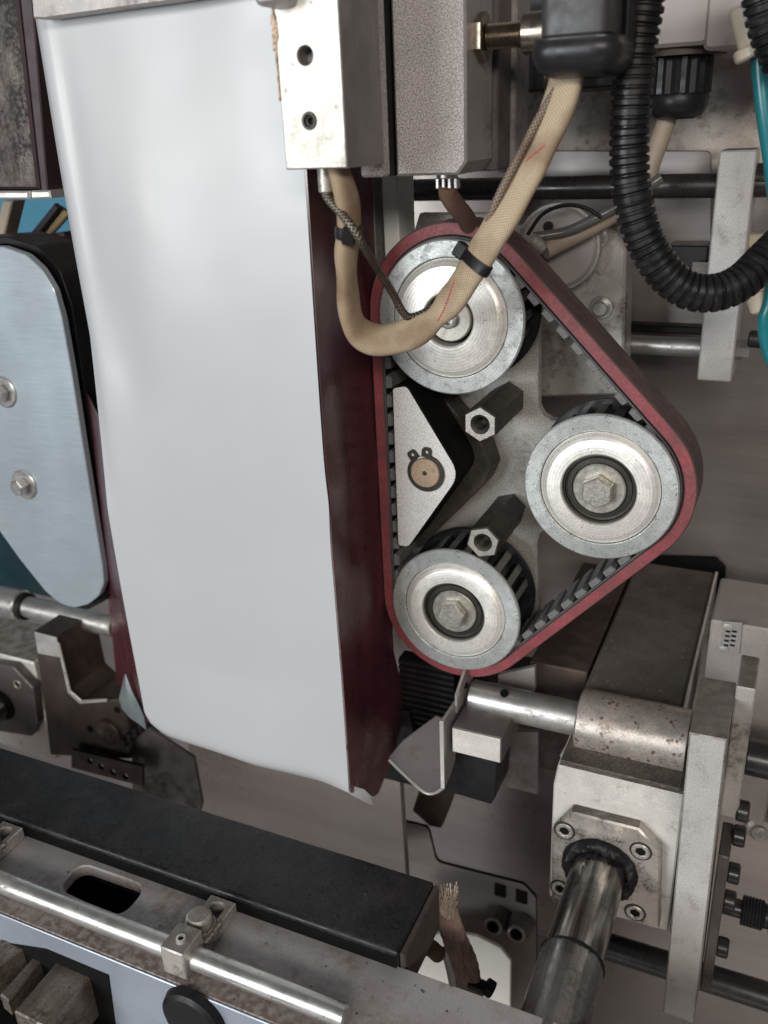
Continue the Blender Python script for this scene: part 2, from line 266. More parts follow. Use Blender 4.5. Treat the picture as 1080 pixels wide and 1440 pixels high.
class MB:
    def __init__(s): s.v = []; s.f = []; s.m = []; s.uv = {}
    def face(s, idx, mi=0): s.f.append(tuple(idx)); s.m.append(mi)
    def add(s, vs): o = len(s.v); s.v += [Vector(x) for x in vs]; return o
    def prism(s, outer, lo, hi, axis='Y', ch=.3, holes=(), mi=0, mi_side=None, mi_lo=None):
        mp = MAPS[axis]; ms = mi if mi_side is None else mi_side; ml = mi if mi_lo is None else mi_lo
        if area2(outer) < 0: outer = outer[::-1]
        loops = [outer]
        for h in holes: loops.append(h if area2(h) < 0 else h[::-1])
        ch = min(ch, (hi-lo)*.45)
        rings = []
        for lp in loops:
            lv = ([(inset(lp, ch), lo), (lp, lo+ch), (lp, hi-ch), (inset(lp, ch), hi)] if ch > 0 else [(lp, lo), (lp, hi)])
            rs = [s.add([mp(u, v, w) for u, v in q]) for q, w in lv]; rings.append((rs, len(lp), [q for q, w in lv]))
            for k in range(len(rs)-1):
                for i in range(len(lp)):
                    j = (i+1) % len(lp); s.face((rs[k]+i, rs[k]+j, rs[k+1]+j, rs[k+1]+i), ms)
        for end in (0, -1):
            tri = tessellate_polygon([[Vector((*q, 0)) for q in r[2][end]] for r in rings])
            ix = [r[0][end]+i for r in rings for i in range(r[1])]
            for t in tri: s.face([ix[k] for k in (t if end else t[::-1])], ml if end == 0 else mi)
        return s
    def box(s, a, b, ch=.4, mi=0, r=0):
        lo = [min(a[i], b[i]) for i in range(3)]; hi = [max(a[i], b[i]) for i in range(3)]
        q = [(lo[0], lo[2]), (hi[0], lo[2]), (hi[0], hi[2]), (lo[0], hi[2])]
        q = rnd(q, r or ch, 4 if r else 1)
        return s.prism(q, lo[1], hi[1], 'Y', ch, mi=mi)
    def lathe(s, prof, origin, d, seg=48, mi=0, mis=None):
        """prof: list of (radius, height along d)"""
        d = Vector(d).normalized(); e = d.orthogonal().normalized(); g = d.cross(e); o = Vector(origin); rings = []
        for r, h in prof:
            if r < 1e-6: rings.append((s.add([o+d*h]), 1))
            else: rings.append((s.add([o+d*h+(e*math.cos(2*math.pi*i/seg)+g*math.sin(2*math.pi*i/seg))*r for i in range(seg)]), seg))
        for k in range(len(rings)-1):
            (a, na), (b, nb) = rings[k], rings[k+1]; q = mis[k] if mis else mi
            for i in range(seg):
                j = (i+1) % seg
                if na == 1 and nb == 1: continue
                if na == 1: s.face((a, b+j, b+i), q)
                elif nb == 1: s.face((a+i, a+j, b), q)
                else: s.face((a+i, a+j, b+j, b+i), q)
        return s
    def cyl(s, a, b, r, seg=32, ch=.3, mi=0):
        a, b = Vector(a), Vector(b); L = (b-a).length; ch = min(ch, r*.4, L*.4)
        return s.lathe([(0, 0), (r-ch, 0), (r, ch), (r, L-ch), (r-ch, L), (0, L)], a, b-a, seg, mi)
    def tube(s, pts, r, seg=16, step=2, flat=1., up=(0, 0, 1), rf=None, mi=0, cap=True, twist=None):
        ps = catmull(pts, step) if step else [Vector(p) for p in pts]
        n = len(ps); t0 = (ps[1]-ps[0]).normalized(); u = Vector(up); u = (u-t0*u.dot(t0)).normalized(); acc = 0; rings = []; us = []
        for i, p in enumerate(ps):
            t = (ps[min(i+1, n-1)]-ps[max(i-1, 0)]).normalized(); u = (u-t*u.dot(t)).normalized(); w = t.cross(u)
            if i: acc += (ps[i]-ps[i-1]).length
            rr = r*(rf(acc) if rf else 1); a0 = twist(i/(n-1)) if twist else 0
            uu = u*math.cos(a0)+w*math.sin(a0); ww = w*math.cos(a0)-u*math.sin(a0)
            rings.append(s.add([p+uu*(math.cos(2*math.pi*k/seg)*rr)+ww*(math.sin(2*math.pi*k/seg)*rr*flat) for k in range(seg)])); us.append(acc)
        per = 2*math.pi*r*(1+flat)/2
        s.frames = [(ps[i], [s.v[rings[i]+k] for k in range(seg)]) for i in range(n)]
        for i in range(n-1):
            for k in range(seg):
                j = (k+1) % seg; s.uv[len(s.f)] = [(us[i]*S, per*k/seg*S), (us[i]*S, per*(k+1)/seg*S), (us[i+1]*S, per*(k+1)/seg*S), (us[i+1]*S, per*k/seg*S)]
                s.face((rings[i]+k, rings[i]+j, rings[i+1]+j, rings[i+1]+k), mi)
        if cap:
            s.face([rings[0]+k for k in range(seg)][::-1], mi); s.face([rings[-1]+k for k in range(seg)], mi)
        return s
    def hexp(s, a, b, af, ph=0, ch=.5, mi=0, mi_cap=None, hole=0, hole_depth=0):
        """hexagonal bar from a to b along Y"""
        R = af/math.sqrt(3); o = circ(a.x, a.z, R, 6, ph); lo, hi = sorted((a.y, b.y))
        mc = mi if mi_cap is None else mi_cap
        return s.prism(o, lo, hi, 'Y', ch, holes=[circ(a.x, a.z, hole, 20)] if hole else (), mi=mi, mi_side=mi, mi_lo=mc)
    def sheet(s, rows, thick=.3, mi=0):
        """rows of points; a thin closed skin"""
        nr, nc = len(rows), len(rows[0]); nor = []
        g = [[Vector(p) for p in r] for r in rows]
        for i in range(nr):
            q = []
            for j in range(nc):
                a = g[min(i+1, nr-1)][j]-g[max(i-1, 0)][j]; b = g[i][min(j+1, nc-1)]-g[i][max(j-1, 0)]; n = a.cross(b); q.append(n.normalized() if n.length > 1e-9 else Vector((0, 1, 0)))
            nor.append(q)
        A = s.add([g[i][j] for i in range(nr) for j in range(nc)]); B = s.add([g[i][j]+nor[i][j]*thick for i in range(nr) for j in range(nc)])
        for i in range(nr-1):
            for j in range(nc-1):
                k = i*nc+j; s.face((A+k, A+k+1, A+k+nc+1, A+k+nc), mi); s.face((B+k, B+k+nc, B+k+nc+1, B+k+1), mi)
        bd = [(i, 0) for i in range(nr)]+[(nr-1, j) for j in range(1, nc)]+[(i, nc-1) for i in range(nr-2, -1, -1)]+[(0, j) for j in range(nc-2, 0, -1)]
        for a, b in zip(bd, bd[1:]+bd[:1]):
            ka, kb = a[0]*nc+a[1], b[0]*nc+b[1]; s.face((A+ka, A+kb, B+kb, B+ka), mi)
        return s
    def mesh(s, name, origin=Vector((0, 0, 0)), mats=(), smooth=35):
        me = bpy.data.meshes.new(name); me.from_pydata([tuple((v-origin)*S) for v in s.v], [], s.f)
        for mm in mats: me.materials.append(mm)
        me.polygons.foreach_set('material_index', s.m)
        if s.uv:
            ul = me.uv_layers.new(name='UVMap')
            for fi, q in s.uv.items():
                for li, c in zip(me.polygons[fi].loop_indices, q): ul.data[li].uv = c
        bm = bmesh.new(); bm.from_mesh(me); bmesh.ops.recalc_face_normals(bm, faces=bm.faces); bm.to_mesh(me); bm.free()
        me.polygons.foreach_set('use_smooth', [True]*len(me.polygons)); me.set_sharp_from_angle(angle=math.radians(smooth)); me.update()
        return me
def tag(o, label, cat, group=None, kind=None):
    o['label'] = label; o['category'] = cat
    if group: o['group'] = group
    if kind: o['kind'] = kind
    return o
def T(name, label, cat, loc, group=None):
    o = bpy.data.objects.new(name, None); COL.objects.link(o); o.location = Vector(loc)*S; o.empty_display_size = .01; o['mm'] = tuple(loc)
    return tag(o, label, cat, group)
def org(o):
    v = Vector((0, 0, 0))
    while o: v += Vector(o.location)/S; o = o.parent
    return v
def ob(name, mb, mats, parent=None, label=None, origin=None, smooth=35):
    if not isinstance(mats, (list, tuple)): mats = [mats]
    po = org(parent) if parent else Vector((0, 0, 0))
    og = Vector(origin) if origin is not None else (po if parent else sum(mb.v, Vector((0, 0, 0)))/len(mb.v))
    me = mb.mesh(name, og, [M[x] for x in mats], smooth)
    o = bpy.data.objects.new(name, me); COL.objects.link(o); o.location = (og-po)*S
    if parent: o.parent = parent
    if label: o['label'] = label
    return o
def thing(name, mb, mats, label, cat, group=None, **k): return tag(ob(name, mb, mats, **k), label, cat, group)
def struct(name, mb, mats): o = ob(name, mb, mats); o['kind'] = 'structure'; return o
def copy_part(src, parent, offset):
    c = src.copy(); COL.objects.link(c); c.parent = parent; c.location = src.location+Vector(offset)*S; return c
def socket_screw(name, c, r, parent, mats=('bolt', 'gap'), h=4):
    """cap screw whose hexagon socket faces the viewer"""
    mb = MB(); hx = circ(c.x, c.z, r*.58, 6, .4); y1 = c.y-h
    mb.prism(circ(c.x, c.z, r, 28), y1, c.y, 'Y', .4, holes=[hx], mi=0)
    o = mb.add([Vector((x, y1+min(r*.6, h*.8), z)) for x, z in hx]); mb.face([o+k for k in range(6)], 1)
    return ob(name, mb, mats, parent)

# ================================================================== the setting
q = [(-900, -900), (700, -900), (700, 500), (-900, 500)]
struct('wall', MB().prism(q, 210, 216, 'Y', 0), 'panel')
struct('floor', MB().prism([(-900, -700), (700, -700), (700, 205), (-900, 205)], -706, -700, 'Z', 0), 'panel')

# ================================================================== big structure behind
def plate_thing(name, pts, Y0, Y1, mt, label, cat, ch=.4, r=0, group=None, holes=()):
    o = poly(pts, Y0)
    if r: o = rnd(o, r)
    return thing(name, MB().prism(o, Y0, Y1, 'Y', ch, holes=[poly(h, Y0) for h in holes]), mt, label, cat, group)
# pale panel high on the right, housings above it
plate_thing('back_panel', [(700, 60), (1180, 60), (1180, 243), (700, 243)], 165, 180, 'panelpale', 'pale oil-spotted panel behind the corrugated hose and second cable gland', 'panel')
plate_thing('frame_panel', [(718, 212), (1000, 212), (1000, 470), (718, 470)], 150, 156, 'panel', 'smooth grey panel behind the dark rod and bolted motor flange', 'panel', r=4)
t = T('machine_housing', 'light grey machine housing with a vertical joint, above the cable gland', 'housing', P(960, 60, 60))
a, b = P(862, -60, 60), P(995, 62, 60); ob('housing_panel', MB().box((a.x, 60, a.z), (b.x, 150, b.z), 1.5, r=3), 'housing', t)
a, b = P(999, -60, 60), P(1062, 66, 60); ob('housing_panel', MB().box((a.x, 61, a.z), (b.x, 150, b.z), 1.5, r=3), 'housing', t)
a, b = P(1064, -60, 70), P(1200, 60, 70); ob('housing_panel', MB().box((a.x, 70, a.z), (b.x, 150, b.z), 1.5, r=3), 'housing', t)
# dark box mass behind the gland boot
a, b = P(725, -60, 90), P(930, 118, 90)
thing('motor_box', MB().box((a.x, 90, a.z), (b.x, 150, b.z), 1, r=4), 'plastic', 'dark box behind the square black gland boot', 'box')

# long dark rod and lower steel rod, held by the bracket bar
def rod(name, p0, p1, Y, r, mt, label, cat='rod', group=None):
    a, b = P(*p0, Y), P(*p1, Y); z = (a.z+b.z)/2
    return thing(name, MB().cyl((a.x, Y, z), (b.x, Y, z), r, 32, .6), mt, label, cat, group)
rod('guide_rod', (575, 272), (1100, 254), 122, 6.2, 'darkrod', 'dark horizontal rod running behind the hose at the height of the bracket top')
rod('guide_rod', (850, 484), (1046, 490), 128, 5.4, 'steel', 'short bright rod meeting the lower end of the bracket bar')
t = T('bracket_bar', 'vertical grey steel bar bracket joining two rods at upper right', 'bracket', P(1000, 540, 108))
o = [P(1008, 212, 108), P(1062, 214, 108), P(1031, 533, 108), P(983, 535, 108)]
x0, x1 = (o[0].x+o[3].x)/2, (o[1].x+o[2].x)/2
ob('bar', MB().box((x0, 108, o[3].z), (x1, 138, o[0].z), .8), 'barm', t)
mb = MB(); c = PX(1046, 490, x1+.2); mb.cyl((x1, 124, P(1046, 490, 124).z), (x1+7, 124, P(1046, 490, 124).z), 5.5, 6); ob('nut', mb, 'steel', t)
mb = MB(); z = P(1075, 252, 124).z; mb.cyl((x1, 124, z), (x1+5, 124, z), 8, 28); ob('rod_collar', mb, 'darkrod', t)
mb = MB(); q = P(1000, 378, 120); mb.cyl((x0-9, 120, q.z), (x0, 120, q.z), 3.6, 6); ob('bolt', mb, 'edge', t)
a, b = P(938, 345, 128), P(992, 395, 128)
thing('terminal_block', MB().box((a.x, 128, a.z), (b.x, 150, b.z), .8), 'plastic', 'small black block tucked behind the hose beside the bracket bar', 'block')
a, b = P(862, 455, 140), P(1000, 472, 140)
thing('recess_shade', MB().box((a.x, 140, a.z), (b.x, 152, b.z), .8), 'rubber', 'black strip painting the shade of a recess above the short bright rod', 'rail')  # black strip standing in for the shade of a recess
# motor flange behind the belt
t = T('motor_flange', 'dull square motor flange with round cap, behind the sloping belt', 'flange', P(810, 440, 88))
ob('flange_plate', MB().prism(rnd(poly([(700, 316), (864, 322), (880, 352), (876, 555), (700, 560)], 88), 4), 88, 110, 'Y', 1.2), 'dirtysteel', t)
c = P(790, 345, 84); mb = MB(); mb.lathe([(0, 0), (19, 0), (20.5, 1.2), (20.5, 14)], (c.x, 74, c.z), (0, 1, 0), 40); ob('round_cap', mb, 'housing', t)
mb = MB(); mb.lathe([(20.6, 0), (22, .4), (22, 2), (20.6, 2.4)], (c.x, 74.5, c.z), (0, 1, 0), 40); ob('cap_rim', mb, 'dirtysteel', t)
for px, py in ((772, 318), (812, 322)):
    c2 = P(px, py, 74); mb = MB(); mb.cyl((c2.x, 71.5, c2.z), (c2.x, 74, c2.z), 2.6, 20, .5); ob('bolt', mb, 'darkrod', t)
for px, py in ((841, 332), (846, 432), (742, 540)):
    c = P(px, py, 88); mb = MB(); mb.cyl((c.x, 82, c.z), (c.x, 88, c.z), 4.2, 24, .8); mb.cyl((c.x, 86.5, c.z), (c.x, 88, c.z), 6.2, 24, .3); ob('bolt', mb, 'steel', t)
# upright post between film and belt
a, b = P(534, 200, 34), P(566, 480, 34)
thing('upright_post', MB().box((a.x, 34, a.z), (b.x, 56, b.z), .8), 'post', 'pale upright post seen between the film and the top pulley', 'post')
a, b = P(522, 200, 31), P(532, 480, 31)
thing('upright_strip', MB().box((a.x, 31, a.z), (b.x, 50, b.z), .5), 'sheet', 'narrow grey strip along the left side of the pale upright post', 'strip')

# ================================================================== film tube
t = T('film_tube', 'tall white film tube with dark maroon inner sides hanging between the belts', 'film', P(350, 1090, -55))
XL, XR = -330.0, -192.6
rows = []; NR, NC = 100, 48
bt = [P(x, y, -55) for x, y in ((205, 1018), (214, 1032), (232, 1043), (262, 1052), (300, 1063), (350, 1078), (400, 1089), (450, 1101), (490, 1114))]
def zbot(x):
    for p, q in zip(bt, bt[1:]):
        if x <= q.x: return p.z+(q.z-p.z)*max(0, (x-p.x))/(q.x-p.x)
    return bt[-1].z
for i in range(NR+1):
    v = (i/NR)**.85; r = []
    for j in range(NC+1):
        u = j/NC; x = XL+(XR-XL)*u
        zb = zbot(x); zt = 95.0
        z = zt+(zb-zt)*v
        y = -55.0
        if u < .075: y += (1-u/.075)**1.1*9*max(0, min(1, (.66-v)/.22))          # turned-back left edge
        y += 3.6*math.exp(-((u-.2)/.11)**2-((v-.44)/.08)**2)+1.1*math.exp(-((u-.13)/.05)**2)*max(0, 1-((v-.28)/.2)**2)-2*math.exp(-((u-.42)/.2)**2-((v-.36)/.12)**2)                     # soft dent
        y += 1.2*math.sin(v*7+u*3)*math.sin(u*3.14)+.8*math.sin(u*11+v*4)*u*(1-u)*2
        y -= 5*max(0, v-.86)/.14*math.sin(u*3.1)                                   # belly above the seal
        if v > .975: y += 7*((v-.975)/.025)**2*(1-u**6)
        x += .5*math.sin(v*9)*(u > .5)*u+.5*math.sin(v*13+1)*(1-u)
        x += .8*math.exp(-((v-.6)/.03)**2)*(u**8)
        r.append((x, y, z))
    rows.append(r)
ob('front_panel', MB().sheet(rows, .3), 'film', t)
tp1, tp2 = PX(527, 1131, XR+.6), PX(572, 1003, XR+.6); st = (tp1.y+54.7)/70; zc = rows[-1][-1][2]
rs = []
for i in range(0, NR+1):
    x, y, z = rows[i][-1]; v = (i/NR)**.85; r = []
    for k in range(17):
        s = k/16; dz = (tp1.z-zc)*s/st if s < st else (tp1.z-zc)+(tp2.z-tp1.z)*(s-st)/(1-st)
        zz = z+dz*max(0, v-.7)/.3
        xx = x+.6+1.5*math.sin(s*6.3+v*3)*s*(1-s)*2-3.2*s+1.0*math.sin(v*23+s*5)*max(0, v-.5)*s*(1-s)*4
        r.append((xx, min(y, -50)+.3+s*(70+16*max(0, v-.88)/.12), zz))
    rs.append(r)
ob('side_panel', MB().sheet(rs, .3), 'maroon', t, 'dark maroon side of the film beside the belt')
rs = []
lp = [(118, 545), (126, 600), (139, 730), (150, 830), (158, 905), (166, 985), (186, 1028)]
for i in range(30):
    k = i/29*(len(lp)-1); a0 = min(int(k), len(lp)-2); fr = k-a0
    px = lp[a0][0]*(1-fr)+lp[a0+1][0]*fr; py = lp[a0][1]*(1-fr)+lp[a0+1][1]*fr
    q = P(px, py, 8); vv = (95-q.z)/(95+327); x, y, z = rows[min(NR, max(0, int(vv**(1/.85)*NR)))][0]
    rs.append([(x+.5+(q.x-x-.5)*s, y+.5+(8-y)*s, (z+.0)*(1-s)+q.z*s) for s in (0, .25, .5, .75, 1)])
ob('side_panel', MB().sheet(rs, .3), 'maroon', t, 'narrow dark maroon side of the film facing the left plate')
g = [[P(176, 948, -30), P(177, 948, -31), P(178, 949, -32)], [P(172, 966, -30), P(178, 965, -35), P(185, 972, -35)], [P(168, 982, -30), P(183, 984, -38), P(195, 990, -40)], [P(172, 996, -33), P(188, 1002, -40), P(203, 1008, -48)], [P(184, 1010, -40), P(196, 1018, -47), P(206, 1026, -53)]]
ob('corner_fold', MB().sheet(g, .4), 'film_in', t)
g = [[P(486, 1104, -52), P(500, 1106, -49), P(512, 1110, -46), P(520, 1118, -43)], [P(489, 1112, -53), P(502, 1118, -50), P(515, 1122, -46), P(522, 1126, -43)], [P(492, 1117, -53), P(504, 1123, -50), P(517, 1130, -46), P(524, 1132, -43)]]
ob('bottom_flap', MB().sheet(g, .4), 'film', t)

# forming collar lip over the film
plate_thing('forming_collar', [(38, -80), (46, 26), (62, 27), (248, 1), (420, -26), (420, -80)], -64, -57.5, 'sheet', 'thin metal collar lip across the top of the white film', 'collar', .8)
a, b = P(350, -60, -100), P(396, 6, -100)
thing('metal_clamp', MB().box((a.x, -100, a.z), (b.x, -80, b.z), 1.5, r=4), 'sheet', 'rounded metal foot just above the white heater bar', 'clamp')

# ================================================================== upper left
t = T('stained_block', 'dark stained block with scratched face beside the film at upper left', 'block', P(20, 268, -40))
ob('body', MB().prism(poly([(-90, -90), (14, -90), (54, 266), (-90, 266)], -40), -40, -6, 'Y', 1.2, mi=0, mi_side=1), ('stained', 'stained_side'), t)
ob('side_plate', MB().prism(poly([(17, -90), (38, -90), (67, 270), (56, 268)], -38), -38, 20, 'Y', .6), 'stained_side', t)
ob('edge_strip', MB().prism(poly([(-90, 269), (40, 269), (40, 280), (-90, 280)], -42), -42, -20, 'Y', .8), 'edge', t)
ob('edge_strip', MB().prism(poly([(43, 268), (69, 268), (71, 279), (43, 280)], -41), -41, -20, 'Y', .8), 'edge', t)
a, b = P(-120, 200, 190), P(150, 560, 190)
thing('blue_cabinet', MB().box((a.x, 190, a.z), (b.x, 205, b.z), 2), 'blue', 'blue painted cabinet face glimpsed beyond the left plate', 'cabinet')
a, b = P(-120, 566, 186), P(110, 850, 186)
thing('cabinet_shade', MB().box((a.x, 186, a.z), (b.x, 205, b.z), 2), 'blueshade', 'lower blue cabinet face, its shade painted dark teal, under the pale cover plate', 'panel')  # same blue cabinet further down, with its shade put into the colour
thing('ochre_strap', MB().prism(poly([(38, 348), (82, 290), (98, 300), (52, 352)], 60), 60, 64, 'Y', .8), 'strap', 'ochre strap slanting across the blue cabinet below the stained block', 'strap')
thing('black_strap', MB().prism(poly([(26, 348), (76, 286), (84, 292), (38, 350)], 56), 56, 60, 'Y', .8), 'rubber', 'black strap slanting beside the ochre strap', 'strap')
thing('tan_post', MB().prism(poly([(-14, 355), (3, 282), (17, 283), (0, 355)], 40), 40, 52, 'Y', .8), 'woodpost', 'tan post leaning at the far left edge under the stained block', 'post')

# left belt unit: cover plate with bolts, belt behind
cp = [(-70, 352), (-40, 345), (4, 347), (36, 358), (58, 378), (76, 408), (87, 448), (100, 520), (117, 630), (133, 730), (144, 797), (146, 820), (139, 838), (124, 850), (104, 855), (84, 849), (64, 832), (28, 787), (-2, 745), (-90, 640)]
t = T('cover_plate', 'pale brushed cover plate with rounded ends and two bolts at left', 'plate', P(60, 855, -8))
ob('plate', MB().prism(rnd(poly(cp, -10), 12, 4), -10, -5, 'Y', .5), 'coverplate', t)
for px, py in ((6, 551), (35, 681)):
    c = P(px, py, -10); w = MB(); w.lathe([(0, 0), (9.2, 0), (10, .6), (10, 1.2)], (c.x, -11.4, c.z), (0, 1, 0), 36)
    hb = MB().prism(circ(c.x, c.z, 5.6, 6, .2), -18, -11.4, 'Y', .7)
    p = ob('bolt', hb, 'polished', t); ob('washer', w, 'polished', p)
lb = poly([(-70, 338), (10, 333), (52, 346), (84, 380), (101, 430), (114, 510), (130, 620), (144, 720), (156, 800), (156, 826), (146, 846), (122, 858), (92, 850), (48, 800), (-90, 625)], 2)
lb = rnd(lb, 10, 4)
li = inset(lb if area2(lb) > 0 else lb[::-1], 4)
mb = MB().prism(lb, 2, 30, 'Y', .4, holes=[li], mi=0)
thing('left_drive_belt', mb, 'rubber', 'black belt running round behind the pale cover plate', 'belt')
t2 = lb if area2(lb) > 0 else lb[::-1]
thing('belt_guide', MB().prism(inset(t2, 4.6), 0, 24, 'Y', .5), 'rubber', 'dark guide body filling the belt behind the pale cover plate', 'guide')
thing('left_guard', MB().prism(poly([(36, 334), (90, 326), (112, 420), (84, 374), (60, 346)], 34), 34, 60, 'Y', .8), 'brownsteel', 'dark brown corner behind the top of the left belt', 'guard')

# ================================================================== lower left
t = T('left_rod', 'short bright rod with thicker sleeve below the pale cover plate', 'rod', P(90, 850, 18))
a, b = P(34, 852, 18), P(160, 862, 18)
ob('shaft', MB().cyl((a.x-4, 18, a.z), (b.x, 18, a.z), 8, 32), 'polished', t)
ob('sleeve', MB().cyl((a.x-70, 18, a.z), (a.x-1, 18, a.z), 11.5, 32, 1), 'steel', t); ob('seal_ring', MB().cyl((a.x-1, 18, a.z), (a.x+4, 18, a.z), 10.4, 32, 1), 'rubber', t)
t = T('left_bearing_block', 'grimy bearing block with square flange at the left edge', 'block', P(20, 1060, 0))
a, b = P(-60, 905, -6), P(78, 1070, -6); ob('block', MB().box((a.x, -6, a.z), (b.x, 40, b.z), 1.2), 'blockm', t)
ob('flange', MB().prism(rnd(poly([(-60, 925), (18, 938), (46, 968), (52, 1018), (44, 1036), (-60, 1020)], -14), 1.5), -14, -6, 'Y', .8), 'darksheet', t)
c = P(2, 990, -14); ob('bore', MB().cyl((c.x, -16, c.z), (c.x, -13, c.z), 13, 36, .5), 'gap', t)
socket_screw('screw', P(25, 962, -14), 4, t, h=1.2)
c = P(2, 990, -14); ob('shaft', MB().cyl((c.x, -60, c.z-1), (c.x, -10, c.z-1), 9.5, 32, .5), 'shaftm', t)
t = T('notch_bracket', 'dark brown steel bracket with a deep U notch and bright tip at left', 'bracket', P(130, 1060, -14))
br = poly([(47, 888), (79, 896), (86, 930), (96, 972), (112, 987), (166, 984), (176, 992), (184, 1040), (182, 1068), (70, 1062), (60, 980)], -14)
ob('body', MB().prism(br, -14, 26, 'Y', .9), 'brownsteel', t)
ob('bright_tip', MB().prism(poly([(48, 889), (79, 897), (85, 925), (53, 919)], -15.5), -15.6, -14.2, 'Y', .4), 'edge', t)
ob('notch_edge', MB().prism(poly([(80, 905), (83, 905), (99, 972), (114, 985), (150, 983), (150, 987), (112, 990), (95, 974)], -15.5), -15.6, -14.2, 'Y', .3), 'edge', t)
c = P(152, 1032, -16); mb = MB(); mb.lathe([(0, 0), (3, 0), (3.2, 1), (7, 1), (9, 0), (10, 0), (10.5, .6), (10.5, 3)], (c.x, -17, c.z), (0, 1, 0), 32); ob('boss', mb, 'brownsteel', t)
for px, py in ((127, 1025), (134, 1064), (165, 998)):
    c = P(px, py, -14); ob('hole', MB().cyl((c.x, -14.6, c.z), (c.x, -12, c.z), 2.6, 16, .1), 'gap', t)
hs = [circ(P(x, y, -20).x, P(x, y, -20).z, 2.6, 12) for x, y in ((126, 1070), (142, 1078), (158, 1086), (176, 1092))]
thing('perforated_strip', MB().prism(poly([(100, 1054), (200, 1078), (200, 1106), (100, 1080)], -20), -20, -17, 'Y', .3, holes=hs), 'brownsteel', 'narrow brown strip with a row of holes under the notch bracket', 'strip')
mb = MB()
for k in range(5):
    a = P(172+k*8, 1046-k*7, -24); mb.box((a.x-2.0, -24, a.z-3.4), (a.x+2.0, -16, a.z+3.4), .5)
    if k < 4: b = P(172+k*8+5, 1046-k*7-4, -22); mb.box((b.x-2.2, -22, b.z-1.6), (b.x+2.2, -17, b.z+1.6), .3)
thing('chain', mb, 'rubber', 'short length of black chain between the notch bracket and film bottom', 'chain')
plate_thing('guard_sheet', [(184, 1044), (205, 1022), (272, 1066), (284, 1130), (278, 1150), (186, 1110)], -8, -5, 'guardm', 'dark grey guard sheet under the bottom left corner of the film', 'sheet')
plate_thing('rear_sheet', [(264, 1040), (560, 1060), (572, 1240), (276, 1240)], 30, 36, 'panel', 'smooth grey sheet behind the bottom edge of the film', 'sheet', r=3)

# ================================================================== heads at the top
HT = -88
t = T('heater_bar', 'bright white heater bar with two holes in front of the film', 'heater', P(440, 238, HT))
o = [P(383, -60, HT), P(474, -60, HT), P(487, 237, HT), P(398, 239, HT)]
xa = (o[0].x+o[3].x)/2; xb = (o[1].x+o[2].x)/2; za = o[0].z; zb = o[3].z
h1, h2 = P(429, 78, HT), P(435, 170, HT)
ob('body', MB().prism([(xa, zb), (xb, zb), (xb, za), (xa, za)], HT, HT+33, 'Y', .5, holes=[circ(h1.x, h1.z, 3.0, 28), circ(h2.x, h2.z, 2.7, 28)], mi=1, mi_lo=0), ('heater', 'heater_side'), t)
mb = MB(); mb.cyl((h1.x, HT+7, h1.z), (h1.x, HT+12, h1.z), 3.0, 24, .1); ob('hole_bottom', mb, 'sheet', t)
mb = MB(); mb.lathe([(2.75, -.4), (2.2, -.4), (1.9, .6), (1.2, .8), (1.1, 3), (0, 3)], (h2.x, HT, h2.z), (0, 1, 0), 24); mb.lathe([(2.1, 1.5), (2.1, 5)], (h2.x, HT, h2.z), (0, 1, 0), 20); ob('set_screw', mb, 'bearing', t)
mb = MB(); random.seed(3)
for k in range(26):
    zz = za-12-(za-zb-36)*(k/26)**1.1; w = random.uniform(.3, 1.2)*(1.5 if 5 < k < 12 else .6); h = random.uniform(1.5, 4)
    mb.prism([(xa-w*.8, zz-h), (xa+w*random.uniform(.2, 1), zz-h*.6), (xa+w*random.uniform(.5, 1.1), zz+h*.2), (xa+.2, zz+h), (xa-w*.6, zz+h*.7)], HT-random.uniform(.3, .8), HT+random.uniform(2, 9), 'Y', .25)
r_ = ob('residue', mb, 'residue', t); r_['kind'] = 'stuff'
c = P(457, 239, HT+12); ob('ferrule', MB().cyl((c.x, c.y, zb+.5), (c.x, c.y, zb-9), 2.9, 24, .4), 'bolt', t)
a, b = P(498, 60, -52), P(538, 249, -52)
t = T('backing_plate', 'grey backing plate wedged between the white heater bar and speckled block', 'plate', P(520, 249, -52))
ob('plate', MB().box((a.x, -52, za), (b.x, -44, b.z), .8), 'castgrey', t)
t = T('speckled_block', 'tall speckled grey cast block with chamfered corner right of the heater', 'block', P(600, 248, -30))
o = [P(548, -60, -30), P(656, -60, -30), P(656, 246, -30), P(553, 248, -30)]
X0 = (o[0].x+o[3].x)/2+.6; X1 = o[2].x; Z0 = o[0].z; Z1 = o[3].z
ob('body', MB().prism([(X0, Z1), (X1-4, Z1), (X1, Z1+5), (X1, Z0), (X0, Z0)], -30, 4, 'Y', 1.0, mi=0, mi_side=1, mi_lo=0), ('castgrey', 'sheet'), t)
a, b = P(534, 60, -24), P(556, 247, -24); ob('gap_shade', MB().box((a.x, -24, b.z), (b.x, 2, Z0), .4), 'gap', t)  # black strip painting the dark gap between backing plate and block
X2 = X1+9
ob('rear_plate', MB().prism(rnd([(X0+6, Z1-.5), (X1+2, Z1-.5), (X1+2, Z0), (X0+6, Z0)], 2), 5, 24, 'Y', .8), 'darksheet', t)
ob('rear_plate', MB().prism(rnd([(X0+8, Z1-1), (X1+4, Z1-1), (X1+4, Z0), (X0+8, Z0)], 3), 25, 46, 'Y', .8), 'sheet', t)
c = P(629, 248, -12); zf = Z1
p = ob('ferrule', MB().cyl((c.x, -12, zf+1), (c.x, -12, zf-2.2), 4.6, 24, .4), 'steel', t)
for k in range(4):
    x = c.x-4.2+k*2.8; ob('prong', MB().box((x-.9, -13.5, zf-6.5), (x+.9, -9.5, zf-2), .4), 'steel', t)
